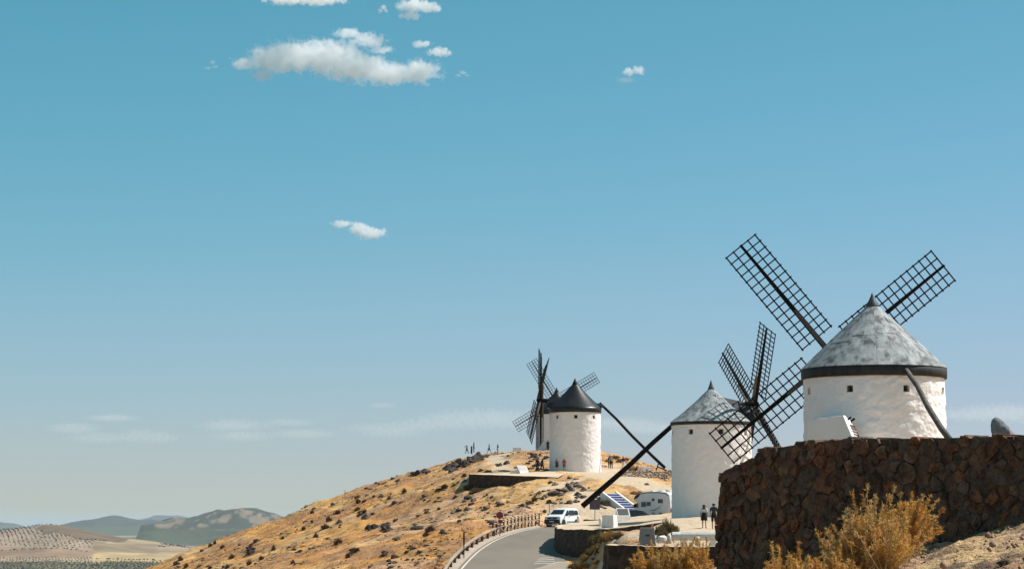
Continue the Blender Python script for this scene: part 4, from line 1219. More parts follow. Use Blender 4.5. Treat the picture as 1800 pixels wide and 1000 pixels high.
# ------------------------------------------------------------------ shrubs and grass
def tuft_mesh(name, seed, mat, n=260, spread=.9, blade=.5, w=.035):
    r = np.random.default_rng(seed)
    th = r.uniform(0, 2 * np.pi, n); el = np.arccos(r.uniform(.0, 1, n))
    d = np.stack([np.sin(el) * np.cos(th), np.sin(el) * np.sin(th), np.cos(el)], -1)
    rad = r.uniform(.35, 1.0, n) ** .6
    lump = 1 + .3 * fbm(d[:, 0] * 2 + seed, d[:, 1] * 2, d[:, 2] * 2, seed=seed, oct=2)
    tip = d * (rad * lump)[:, None] * np.array([1, 1, .85])
    root = tip - (d * .7 + np.array([0, 0, .3]) + r.normal(size=(n, 3)) * .25) * blade * r.uniform(.6, 1.1, (n, 1))
    root[:, 2] = np.maximum(root[:, 2], -.05)
    side = np.cross(d, r.normal(size=(n, 3))); side /= np.linalg.norm(side, axis=1)[:, None] + 1e-9
    V = np.concatenate([root - side * w, root + side * w, tip + side * w * .3, tip - side * w * .3])
    i = np.arange(n); F = np.stack([i, i + n, i + 2 * n, i + 3 * n], -1)
    return np_mesh(name, V, F, mat, False)
TUFT = {k: [tuft_mesh('shrub', s + i, M[m], n, blade=b, w=w) for i in range(4)] for k, s, m, n, b, w in (('brown', 500, 'tuft', 420, .5, .05), ('gold', 520, 'tuft_gold', 700, .45, .035), ('olive', 540, 'tuft_olive', 700, .45, .035))}
def put_shrub(px, py, w, h, k, label, group, D=(120, 420), cat='shrub'):
    g = hit(px, py, *D)
    if g is None: return
    s = w / FPX * g.y / 2; sz = h / FPX * g.y
    o = link('shrub', rr.choice(TUFT[k]), None, (g.x, g.y, g.z - .03), (0, 0, rr.uniform(0, 6.3)))
    o.scale = (s, s, sz)
    tag(o, label, cat, group)
L_ = 'small dark dry shrub dotted on the golden hillside'
for px, py, w, h in ((578, 916, 11, 11), (572, 929, 16, 9), (593, 903, 12, 9), (594, 957, 15, 12), (612, 980, 10, 10), (625, 968, 20, 8), (630, 884, 10, 10), (628, 897, 10, 8), (632, 907, 11, 8), (641, 901, 9, 8), (628, 876, 10, 7), (640, 882, 9, 6), (711, 866, 8, 10), (684, 877, 8, 6), (756, 934, 22, 12), (749, 942, 14, 8),
                     (370, 960, 9, 8), (378, 956, 7, 8), (355, 969, 8, 6), (391, 963, 9, 7), (318, 984, 10, 8), (310, 993, 12, 9), (327, 997, 9, 9), (408, 980, 12, 8), (440, 965, 8, 9), (481, 966, 8, 10), (438, 992, 10, 10), (400, 998, 10, 8), (370, 999, 10, 6), (534, 931, 8, 8), (555, 944, 10, 10), (526, 971, 10, 6), (549, 902, 8, 8), (497, 947, 8, 6),
                     (551, 964, 6, 5), (585, 888, 8, 6), (782, 858, 13, 10), (800, 875, 8, 6), (715, 972, 9, 7), (772, 896, 8, 6), (824, 860, 18, 12), (836, 866, 24, 10), (725, 966, 10, 6), (845, 828, 10, 5), (858, 829, 14, 5), (816, 838, 9, 8), (940, 880, 12, 10), (931, 886, 16, 8), (998, 856, 9, 9), (655, 905, 9, 6), (690, 842, 8, 5), (572, 873, 8, 6), (515, 990, 9, 8), (460, 983, 10, 8)):
    if px < 420: a_, g_ = 'small dark shrub low on the far left foot of the golden hill', 'shrubs at the left foot of the hill'
    elif px < 540: a_, g_ = 'small dark shrub on the left flank of the golden hill', 'shrubs on the left flank'
    elif px < 660: a_, g_ = 'small dark shrub in the middle of the golden slope', 'shrubs in the middle of the slope'
    elif px < 790: a_, g_ = 'dark shrub among the rocks left of the log guardrail', 'shrubs left of the guardrail'
    elif px < 870: a_, g_ = 'dark shrub growing by the brown retaining wall', 'shrubs by the brown wall'
    else: a_, g_ = 'dark shrub on the rocky slope above the van', 'shrubs above the van'
    put_shrub(px, py, w * 1.15, h * 1.2, 'brown', a_, g_, (150, 420))
L_ = 'golden dry shrub on the slope beside the curved retaining wall'
for px, py, w, h in ((1034, 966, 34, 22), (1045, 957, 32, 26), (1056, 953, 28, 22), (1066, 950, 30, 24), (1078, 948, 28, 22), (1088, 946, 24, 17), (1030, 984, 28, 16), (1040, 974, 26, 16), (1022, 999, 40, 18), (1008, 1000, 24, 16), (1050, 990, 20, 10), (1050, 966, 24, 12)):
    put_shrub(px, py, w, h, 'gold' if (px // 2) % 2 else 'olive', L_, 'golden shrubs beside the curved wall', (130, 178))
L_ = 'olive brown bush behind the leaning grey plinth and stone bench'
for px, py, w, h in ((1160, 938, 30, 22), (1172, 934, 34, 26), (1183, 934, 28, 20), (1166, 943, 26, 16), (1188, 940, 20, 14)):
    put_shrub(px, py, w, h, 'olive', L_, 'bushes by the stone bench', (125, 178))
L_ = 'ochre bush on the slope between the black-capped windmill and the motorhome'
for px, py, w, h in ((1113, 828, 20, 12), (1120, 827, 14, 10), (1060, 879, 15, 14), (1066, 888, 18, 10), (1058, 886, 12, 9), (1115, 868, 18, 7), (1125, 867, 12, 6), (1170, 866, 16, 6), (1070, 812, 16, 7), (1090, 812, 20, 8), (1080, 805, 24, 6), (1100, 808, 14, 6), (1030, 916, 12, 6), (1137, 852, 10, 6)):
    put_shrub(px, py, w, h, 'gold' if px % 2 else 'olive', L_, 'ochre bushes on the upper slope', (200, 420))

def grass_field():
    """dry grass over the hill, one mass"""
    r = np.random.default_rng(77)
    n = 60000
    y = 150 + 260 * r.random(n) ** 1.15
    u = r.uniform(270, 1240, n)
    x = (u - 900) / FPX * y
    s = sand_at(x, y)
    rl, rr_ = road_l(y), road_r(y)
    k = (s < .25) & ~((x > rl - 1.2) & (x < rr_ + .6) & (y < 246)) & (fbm(x * .22, y * .12, seed=71, oct=3) > -.35)
    k &= ~((x > -5.6) & (x < 6.2) & (y > 271) & (y < 291)) & ~((x > 3.5) & (x < 16) & (y > 165) & (y < 215))
    x, y = x[k], y[k]; n = len(x)
    z = hz(x, y)
    B = 4
    h = r.uniform(.07, .24, (n, B)) * (1 + .4 * fbm(x * .1, y * .1, seed=72)[:, None])
    a = r.uniform(0, 2 * np.pi, (n, B)); lean = r.uniform(.3, 1.5, (n, B))
    rx, ry_ = x[:, None] + r.normal(0, .12, (n, B)), y[:, None] + r.normal(0, .12, (n, B))
    w = r.uniform(.025, .06, (n, B)); pa = a + np.pi / 2
    z0 = np.repeat(z[:, None], B, 1) - .05
    A = np.stack([rx - np.cos(pa) * w, ry_ - np.sin(pa) * w, z0], -1); Bv = np.stack([rx + np.cos(pa) * w, ry_ + np.sin(pa) * w, z0], -1)
    T = np.stack([rx + np.cos(a) * h * lean, ry_ + np.sin(a) * h * lean, z0 + h], -1)
    V = np.stack([A, Bv, T], 2).reshape(-1, 3); F = np.arange(len(V)).reshape(-1, 3)
    base = hill_colour(x, y, np.zeros(n)) * r.uniform(.9, 1.45, (n, 1))
    c = np.repeat(base, B * 3, 0)
    o = link('dry_grass', np_mesh('dry_grass', V, F, M['grassblade'], False, c)); kind(o, 'stuff')
    tag(o, 'short golden dry grass covering the hillside', 'grass')
grass_field()
def scrub():
    """countless little dark tufts between the grass"""
    r = np.random.default_rng(83); bv = np.array([v.co[:] for v in TUFT['brown'][0].vertices]).reshape(4, -1, 3)[:, :46].transpose(1, 0, 2)
    n = 26000; y = 155 + 240 * r.random(n); u = r.uniform(280, 1190, n); x = (u - 900) / FPX * y
    k = (fbm(x * .16, y * .08, seed=84, oct=4) > .28) & (sand_at(x, y) < .3) & ~((x > road_l(y) - 1.4) & (x < road_r(y) + .8) & (y < 244)) & ~((x > 3.5) & (x < 16) & (y > 165) & (y < 215)) & ~((x > -5.6) & (x < 6.2) & (y > 271) & (y < 291))
    x, y = x[k][:2600], y[k][:2600]; m = len(x); z = hz(x, y)
    s = r.uniform(.10, .30, m)
    V = bv.reshape(-1, 3)[None] * (s[:, None] * np.array([1.3, 1.3, .9]))[:, None] + np.stack([x, y, z - .02], -1)[:, None]
    V = V.reshape(-1, 3)
    o = link('scrub', np_mesh('scrub', V, np.arange(len(V)).reshape(-1, 4), M['tuft'], False)); kind(o, 'stuff'); tag(o, 'countless small dark tufts of scrub in the dry grass', 'scrub')
scrub()

def dry_bush(name, label, loc, width, height_, n_stem, seed, lean=(0, 0), spikes=0, dens=1.0, group=None, tw=1.0):
    """thorny bush: woody stems, side twigs, and a haze of small golden needles"""
    r = np.random.default_rng(seed)
    st, tv, tf, nv = MB(), [], [], []
    nb = 0
    needles = []; tints = []
    PAL = np.array([(.80, .45, .10), (.66, .34, .075), (.74, .48, .19), (.48, .27, .09), (.60, .44, .17), (.78, .52, .16), (.72, .40, .10)])
    def sliver(p, d, ln, w):
        s = np.cross(d, r.normal(size=3)); s /= np.linalg.norm(s) + 1e-9
        needles.append(np.stack([p - s * w, p + s * w, p + d * ln])); tints.append(cur[0] * r.uniform(.8, 1.15))
    cur = [PAL[0]]
    for i in range(n_stem):
        cur[0] = PAL[r.integers(len(PAL))]
        spike = i < spikes
        a = r.uniform(0, 2 * np.pi); e = r.uniform(.05, 1.25) if not spike else r.uniform(0, .45)
        L = height_ * (r.uniform(.55, 1.0) if not spike else r.uniform(1.05, 1.30))
        L = L * (1 - .25 * (e / 1.25) ** 2) if not spike else L
        d = np.array([math.cos(a) * math.sin(e) * width / height_ * .75 + lean[0], math.sin(a) * math.sin(e) * .8 + lean[1], math.cos(e)])
        d /= np.linalg.norm(d)
        p = np.array([r.normal(0, .10) * width, r.normal(0, .08) * width, 0.0])
        pts = [p.copy()]
        k = 9
        for q in range(k):
            d = d + r.normal(0, .09, 3) + np.array([0, 0, .05]); d /= np.linalg.norm(d)
            p = p + d * L / k; pts.append(p.copy())
        st.tube(pts, [.0075 * tw * (1 - .8 * j / k) + .0014 for j in range(k + 1)], 3, cap=False)
        m = int((26 if not spike else 34) * dens)
        for q in range(m):
            f = r.uniform(.22, 1.0); j = min(k - 1, int(f * k)); w_ = f * k - j
            b = pts[j] * (1 - w_) + pts[j + 1] * w_
            ax = pts[j + 1] - pts[j]; ax = ax / np.linalg.norm(ax)
            td = ax * .7 + r.normal(0, .6, 3); td /= np.linalg.norm(td)
            tl = r.uniform(.05, .16) * height_ * (1.15 - .6 * f) * (.45 if spike else 1)
            t1 = b + td * tl
            sd = np.cross(td, r.normal(size=3)); sd /= np.linalg.norm(sd); ww = .0026 * tw
            b0 = len(tv); tv.extend([b - sd * ww, b + sd * ww, t1 + sd * ww * .3, t1 - sd * ww * .3]); tf.append((b0, b0 + 1, b0 + 2, b0 + 3))
            for u in range(int(7)):
                g = r.uniform(.15, 1)
                nd = td * .5 + r.normal(0, .6, 3); nd /= np.linalg.norm(nd)
                sliver(b + (t1 - b) * g, nd, r.uniform(.018, .042) * tw, .0032 * tw)
    t = thing(name, label, 'bush', loc, 0, group)
    st.v += [tuple(v) for v in tv]; 
    off = len(st.v) - len(tv)
    st.f += [[x + off for x in f] for f in tf]; st.m += [0] * len(tf)
    st.build('twigs', M['twig'], t)
    N = np.array(needles).reshape(-1, 3)
    link('foliage', np_mesh('foliage', N, np.arange(len(N)).reshape(-1, 3), M['needle'], False, np.repeat(np.array(tints), 3, 0)), t)
    print(label, len(needles))
def bz(px, py, D): return P(px, py, D)
dry_bush('thorn_bush', 'large golden thorn bush in front of the dark stone wall', P(1533, 1006, 20.5), .98, .62, 210, 901, (0.0, 0), 9)
dry_bush('thorn_bush', 'golden thorn bush leaning right, just right of the largest bush', P(1592, 958, 21.3), .62, .46, 75, 902, (.45, 0), 6)
dry_bush('thorn_bush', 'low pale golden bush at the bottom edge, left of the largest bush', P(1400, 1034, 20.0), .95, .33, 90, 903, (-.15, 0), 3)
dry_bush('thorn_bush', 'small low bush at the bottom between the two larger golden bushes', P(1462, 1034, 19.5), .7, .30, 55, 905, (0, 0), 2)
dry_bush('thorn_bush', 'golden brush in front of the low retaining wall, right half', P(1215, 1022, 52), 1.7, .85, 110, 906, (0, 0), 14, tw=2.2)
dry_bush('thorn_bush', 'golden brush in front of the low retaining wall, left half', P(1150, 1026, 52), 1.6, .80, 110, 907, (-.05, 0), 12, tw=2.2)

def bank_straw():
    r = np.random.default_rng(78); n = 9000
    x = r.uniform(2.2, 7.5, n); y = r.uniform(12, 26, n)
    k = (fbm(x * 1.2, y * .9, seed=79, oct=3) > .05); x, y = x[k], y[k]; n = len(x)
    z = -.807 + .3035 * x - .0357 * y - .3 * np.clip((3.6 - x) / 1.5, 0, 1) ** 2 + .03
    h = r.uniform(.015, .06, n); a = r.uniform(0, 6.3, n); w = .002
    A = np.stack([x - w, y, z - .03], -1); B = np.stack([x + w, y, z - .03], -1); T = np.stack([x + np.cos(a) * h * 1.2, y + np.sin(a) * h * 1.2, z + h * .8], -1)
    V = np.stack([A, B, T], 1).reshape(-1, 3)
    c = np.repeat(np.array([(.62, .46, .24)]) * r.uniform(.7, 1.2, (n, 1)), 3, 0)
    o = link('straw', np_mesh('straw', V, np.arange(len(V)).reshape(-1, 3), M['grassblade'], False, c)); kind(o, 'stuff'); tag(o, 'dry straw stubble on the earth bank', 'straw')
bank_straw()

def bank_gravel():
    r = np.random.default_rng(81); base = rock_mesh('tmp', 402, None, .7, 1)
    bv = np.array([v.co[:] for v in base.vertices]); bf = np.array([p.vertices[:] for p in base.polygons])
    n = 1500; x = r.uniform(2.4, 7.2, n); y = r.uniform(13, 25.5, n)
    z = -.807 + .3035 * x - .0357 * y - .3 * np.clip((3.6 - x) / 1.5, 0, 1) ** 2 + .01
    s = r.uniform(.006, .022, n) * (1 + 1.5 * (r.random(n) > .95))
    V = bv[None] * (s[:, None] * r.uniform(.6, 1.4, (n, 3)))[:, None] + np.stack([x, y, z + .02], -1)[:, None]
    F = (bf[None] + (np.arange(n) * len(bv))[:, None, None]).reshape(-1, 3)
    o = link('gravel', np_mesh('gravel', V.reshape(-1, 3), F, M['rock_pale'], False, np.repeat(np.array([(.46, .31, .21)]) * r.uniform(.4, 1.2, (n, 1)), len(bv), 0))); kind(o, 'stuff'); tag(o, 'small stones and clods on the earth bank', 'gravel')
bank_gravel()

# ------------------------------------------------------------------ olive trees on the far hill
def olives():
    r = np.random.default_rng(80)
    def crown(seed):
        q = np.random.default_rng(seed); n = 90
        th = q.uniform(0, 6.28, n); el = np.arccos(q.uniform(-.4, 1, n))
        d = np.stack([np.sin(el) * np.cos(th), np.sin(el) * np.sin(th), np.cos(el)], -1) * q.uniform(.6, 1, (n, 1))
        s = q.normal(0, .28, (n, 3, 3))
        V = (d[:, None] + s) * np.array([2.3, 2.3, 1.7]) + np.array([0, 0, 2.6])
        V = np.concatenate([V.reshape(-1, 3)])
        return np_mesh('olive_tree', V, np.arange(len(V)).reshape(-1, 3), M['olive_leaf'], False)
    meshes = [crown(i) for i in range(5)]
    tr = MB(); tr.tube([(0, 0, -.3), (.1, 0, 1.2), (0, .1, 2.2)], [.28, .2, .12], 5)
    trunk = tr.mesh('trunk', M['wood_dark'])
    # rows planted on a slant; each grove has its own spacing
    sel = []
    def grove(field, sx, sy, rot, jit):
        c, s = math.cos(rot), math.sin(rot)
        I, J = np.meshgrid(np.arange(-260, 260) * sx, np.arange(-260, 260) * sy)
        x = (-1050 + I * c - J * s).ravel(); y = (5500 + I * s + J * c).ravel()
        u = 900 + x / y * FPX
        k = (y > 4700) & (y < 6250) & (u > -40) & (u < 345)
        x, y = x[k] + r.normal(0, jit, k.sum()), y[k] + r.normal(0, jit, k.sum())
        k = field_of(x, y) == field
        x, y = x[k], y[k]; z = olive_hill(x, y)
        sel.extend((a, b, c_, field) for a, b, c_ in zip(x, y, z))
    grove(1, 11.0, 42.0, .5, .8); grove(7, 8.0, 30.0, .7, .8); grove(8, 8.5, 15.0, .2, 3.5)
    # hedgerow lines between the fields
    for (u0, v0, D0), (u1, v1, D1_), n in (((170, 973, 5150), (345, 968, 5230), 46), ((0, 961, 5350), (160, 963, 5350), 30), ((120, 985, 4930), (330, 983, 4980), 60), ((70, 921, 6150), (110, 922, 6150), 7)):
        for t in np.linspace(0, 1, n):
            D = D0 + (D1_ - D0) * t; x = (u0 + (u1 - u0) * t - 900) / FPX * D + r.normal(0, 3); y = D + r.normal(0, 6)
            sel.append((x, y, float(olive_hill(np.array([x]), np.array([y]))[0]), 9))
    r.shuffle(sel)
    main = [q for q in sel if q[3] in (1, 9)] + [q for q in sel if q[3] not in (1, 9)]
    print('OLIVES', len(main))
    names = {1: ('olive tree in the rows on the shoulder of the far left hill', 'olive trees on the far left hill'), 7: ('olive tree in the low rows at the foot of the far left hill', 'olive trees at the foot of the far hill'),
             8: ('olive tree in the dense grove along the bottom left edge', 'olive trees of the dense grove'), 9: ('tree in the hedge line between the far fields', 'hedge trees between the far fields')}
    for k, q in enumerate(main[:300]):
        lab, grp = names[int(q[3])]
        o = link('olive_tree', meshes[k % 5], None, (q[0], q[1], q[2] - .3), (0, 0, r.uniform(0, 6.3))); sc = r.uniform(.75, 1.15) * (1.0 if q[3] != 8 else .8); o.scale = (sc, sc, sc)
        tag(o, lab, 'tree', grp)
    rest = main[300:]
    if rest:
        mv = np.array([v.co[:] for v in meshes[0].vertices]); mv = mv.reshape(-1, 3, 3)[::2].reshape(-1, 3)
        V = np.concatenate([mv * r.uniform(.6, 1.0) + np.array(q[:3]) for q in rest])
        o = link('olive_grove', np_mesh('olive_grove', V, np.arange(len(V)).reshape(-1, 3), M['olive_leaf'], False)); kind(o, 'stuff'); tag(o, 'mass of small olive trees on the far left hill', 'grove')
olives()

# ------------------------------------------------------------------ people
def person(label, loc, face, h=1.70, top='grey', bottom='denim', hair='hair', pose='stand', dress=False, arm=None, group=None, long_hair=False, hat=None, backpack=None, bare_legs=True):
    """face: heading in radians, 0 looks along +Y (away from the camera)"""
    k = h / 1.70
    V, E, Rr = [], [], []
    def v(p, r, par=None):
        V.append((p[0] * k, p[1] * k, p[2] * k)); Rr.append(r * k)
        if par is not None: E.append((par, len(V) - 1))
        return len(V) - 1
    st = {'stand': (0, 0), 'walk': (.17, -.17), 'stride': (.24, -.24), 'lean': (.06, .02)}[pose]
    pel = v((0, 0, .93), .125); wa = v((0, .0, 1.08), .115, pel); ch = v((0, .01, 1.28), .135, wa); nk = v((0, .0, 1.44), .062, ch); nb = v((0, .01, 1.50), .055, nk)
    hd = v((0, .02, 1.585), .092, nb); ht = v((0, .015, 1.655), .078, hd); v((0, .12, 1.575), .014, hd)
    for sx in (-1, 1): v((sx * .098, .01, 1.585), .016, hd)
    for sx, sw in ((-1, st[0]), (1, st[1])):
        hp = v((sx * .095, 0, .90), .098, pel); kn = v((sx * .10, sw * .75 + .03 * abs(sw), .49), .062, hp); an = v((sx * .10, sw * 1.5 - (.10 if sw < 0 else 0), .085 + (.07 if sw < -.1 else 0)), .04, kn)
        ft = v((sx * .105, V[an][1] / k + .09, .035 + (.03 if sw < -.1 else 0)), .035, an); v((sx * .11, V[an][1] / k + .17, .03), .026, ft)
    for sx, sw in ((-1, -st[0]), (1, -st[1])):
        shd = v((sx * .175, .0, 1.385), .062, ch)
        if arm and arm.get(sx):
            el, wr = arm[sx]
        else:
            el, wr = (sx * .235, sw * .45 - .02, 1.11), (sx * .245, sw * 1.1 + .07, .88)
        e = v(el, .044, shd); w = v(wr, .030, e)
        d = Vector(wr) - Vector(el); d.normalize()
        pa = v(tuple(Vector(wr) + d * .07), .032, w)
        sd = d.cross(Vector((0, 1, .2))).normalized(); cu = sd.cross(d)
        for q, ln in ((-.024, .065), (-.008, .08), (.008, .085), (.024, .07)):
            f1 = v(tuple(Vector(wr) + d * .105 + cu * q), .0095, pa); v(tuple(Vector(wr) + d * (.105 + ln) + cu * q + sd * -.02 * sx), .0085, f1)
        th = v(tuple(Vector(wr) + d * .06 + cu * .04), .011, pa); v(tuple(Vector(wr) + d * .11 + cu * .055), .009, th)
    me = bpy.data.meshes.new('tmp_body'); me.from_pydata(V, E, []); me.update()
    o = bpy.data.objects.new('tmp_body', me); col.objects.link(o)
    o.modifiers.new('skin', 'SKIN').use_smooth_shade = True
    sv = me.skin_vertices[0].data
    for i, r in enumerate(Rr): sv[i].radius = (r, r * (.78 if i in (pel, wa, ch) else 1.0)); sv[i].use_root = (i == pel)
    sub = o.modifiers.new('sub', 'SUBSURF'); sub.levels = 1; sub.render_levels = 1
    dg = bpy.context.evaluated_depsgraph_get(); dg.update()
    body = bpy.data.meshes.new_from_object(o.evaluated_get(dg))
    bpy.data.objects.remove(o)
    body.name = 'body'; body.materials.clear(); body.materials.append(M['skin'])
    t = thing('person', label, 'person', loc, -face, group)
    link('body', body, t)
    co = np.array([q.co[:] for q in body.vertices]); no = np.array([q.normal[:] for q in body.vertices])
    fc = [list(p.vertices) for p in body.polygons]; cen = np.array([co[f].mean(0) for f in fc])
    def garment(name, sel, off, mat):
        idx = [f for f, ok in zip(fc, sel) if ok]
        if not idx: return
        used = sorted({i for f in idx for i in f}); mp = {a: b for b, a in enumerate(used)}
        vs = co[used] + no[used] * off * k
        link(name, mesh_from(name, vs, [[mp[i] for i in f] for f in idx], M[mat], True), t)
    z = cen[:, 2] / k; ax_ = np.abs(cen[:, 0]) / k
    armz = ax_ > .20
    garment('shirt', ((z > .92) & (z < 1.45) & ~armz) | (armz & (z > 1.16) & (z < 1.47)), .014, top)
    if dress:
        m = MB(); m.lathe([(.17 * k, 1.12 * k), (.185 * k, .98 * k), (.215 * k, .80 * k), (.245 * k, .56 * k)], 14); link('skirt', m.mesh('skirt', M[bottom], True), t).scale = (1, .8, 1)
    else:
        garment('trousers', (z < 1.0) & (z > (.50 if bare_legs else .10)) & ~armz, .018, bottom)
    garment('shoes', z < .085, .012, 'black')
    garment('hair', (z > 1.60) | ((z > (1.36 if long_hair else 1.545)) & (cen[:, 1] < .0) & (z > 1.36) & (ax_ < .11)), .02 if not long_hair else .03, hair)
    if hat:
        m = MB(); m.lathe([(.19 * k, 1.645 * k), (.17 * k, 1.655 * k), (.105 * k, 1.665 * k), (.10 * k, 1.74 * k), (.03 * k, 1.765 * k)], 16, True); link('hat', m.mesh('hat', M[hat], True), t)
    if backpack:
        m = MB(); m.box((0, -.19 * k, 1.22 * k), (.28 * k, .16 * k, .40 * k)); m.build('backpack', M[backpack], t, bevel=.04)
    return t
def on(px, D):
    x = (px - 900) / FPX * D; return Vector((x, D, gz(x, D)))
PI = math.pi
person('woman in white top and black dungaree dress walking toward the middle windmill', on(1236, 157), .05, 1.66, 'white', 'black', 'hair_red', 'walk', dress=True, long_hair=True)
pm_ = on(1253, 156); person('man in dark grey shirt and shorts beside the edge of the stone wall', pm_, .1, 1.76, 'charcoal', 'black', 'hair', 'walk')
cz = zC + .02
person('person in dark top leaning on the black-capped windmill, left of the two', Vector((P(979, 918, 285).x, 285.0, gz(P(979, 918, 285).x, 285.0))), 2.6, 1.66, 'brown', 'black', 'hair', 'lean', dress=True)
person('person in rust red clothes at the foot of the black-capped windmill', Vector((P(992, 918, 284.6).x, 284.6, gz(P(992, 918, 284.6).x, 284.6))), 3.0, 1.64, 'redc', 'brown', 'hair_red', 'stand')
p_ = on(944.5, 287); person('person in blue shirt on the terrace left of the black-capped windmill', p_, 3.4, 1.68, 'navyc', 'navyc', 'hair', 'stand', bare_legs=False)
p_ = on(953, 288); person('person in black beside the blue-shirted visitor on the mill terrace', p_, 2.2, 1.66, 'black', 'black', 'hair', 'walk', bare_legs=False)
p_ = on(963, 362); person('dark-clothed man standing against the wall of the farthest windmill', p_, 3.1, 1.74, 'black', 'charcoal', 'hair', 'stand', bare_legs=False)
p_ = on(1074, 296); person('walker in grey shirt and pale hat on the path right of the black-capped windmill', p_, PI, 1.74, 'grey', 'black', 'hair', 'walk', hat='white', bare_legs=False)
p_ = on(1071, 297.5); person('walker in black just behind the one with the pale hat', p_, PI, 1.68, 'black', 'black', 'hair', 'walk', bare_legs=False)
p_ = on(1095, 300); person('dark-haired walker half hidden by the slanting beam on the upper path', p_, PI, 1.70, 'charcoal', 'white', 'hair', 'walk', bare_legs=False)
def ridge(px, py, D): 
    x = (px - 900) / FPX * D; return Vector((x, D, max(P(px, py, D).z, gz(x, D))))
person('leftmost skyline figure with an arm stretched out, on the dark crag', ridge(821, 797, 393), -1.4, 1.55, 'black', 'black', 'hair', 'walk', arm={-1: ((-.36, .18, 1.30), (-.52, .36, 1.34))}, bare_legs=False)
person('tall skyline figure standing next to the post on the dark crag', ridge(833, 795, 393), 1.5, 1.80, 'black', 'charcoal', 'hair', 'stand', bare_legs=False)
person('skyline figure striding along the left end of the platform', ridge(860, 797, 390), -1.3, 1.66, 'charcoal', 'black', 'hair', 'stride')
person('skyline figure with pale trousers on the platform', ridge(875, 797, 390), -1.2, 1.66, 'black', 'tan', 'hair', 'stand', bare_legs=False)
mk = MB(); mk.box((0, 0, .55), (.32, .28, 1.3), taper=.85)
tag(mk.build('marker_post', M['wood_grey'], None, loc=ridge(829, 796, 393), bevel=.03), 'short square post beside the tall skyline figure', 'post')

# ------------------------------------------------------------------ vehicles
def loft(stations, mat_idx=0):
    """stations: list of (x, [(y, z)...]) with equal counts; skinned across x"""
    m = MB(); n = len(stations[0][1]); vs = [(x, y, z) for x, pr in stations for y, z in pr]
    fs = []
    for i in range(len(stations) - 1):
        for k in range(n):
            k2 = (k + 1) % n
            fs.append((i * n + k, i * n + k2, (i + 1) * n + k2, (i + 1) * n + k))
    fs.append(tuple(range(n - 1, -1, -1))); fs.append(tuple((len(stations) - 1) * n + k for k in range(n)))
    m.add(vs, fs); return m
def shrink(pr, f, c): return [(c[0] + (y - c[0]) * f[0], c[1] + (z - c[1]) * f[1]) for y, z in pr]
def wheel(parent, x, y, r, w):
    ty = MB(); n = 24; prof = [(r * .62, -w / 2), (r * .95, -w / 2), (r, -w * .3), (r, w * .3), (r * .95, w / 2), (r * .62, w / 2)]
    vs, fs = [], []
    for rad, xx in prof:
        for k in range(n): vs.append((xx, rad * math.cos(2 * PI * k / n), rad * math.sin(2 * PI * k / n)))
    for i in range(len(prof) - 1):
        for k in range(n): fs.append((i * n + k, i * n + (k + 1) % n, (i + 1) * n + (k + 1) % n, (i + 1) * n + k))
    ty.add(vs, fs); o = ty.build('wheel', M['tyre'], parent, True, loc=(x, y, r))
    rm = MB(); rm.tube([(-w * .42, 0, 0), (w * .42, 0, 0)], r * .63, 16); rm.build('rim', M['steel'], o)
def plate(mb, pts, off=(0, 0, 0), th=.012):
    """thin pane: polygon given as 3D points, thickened along its normal"""
    P3 = [Vector(p) + Vector(off) for p in pts]; n = (P3[1] - P3[0]).cross(P3[2] - P3[0]).normalized() * th; k = len(P3)
    mb.add([p for p in P3] + [p + n for p in P3], [tuple(range(k - 1, -1, -1)), tuple(range(k, 2 * k))] + [(i, (i + 1) % k, k + (i + 1) % k, k + i) for i in range(k)])
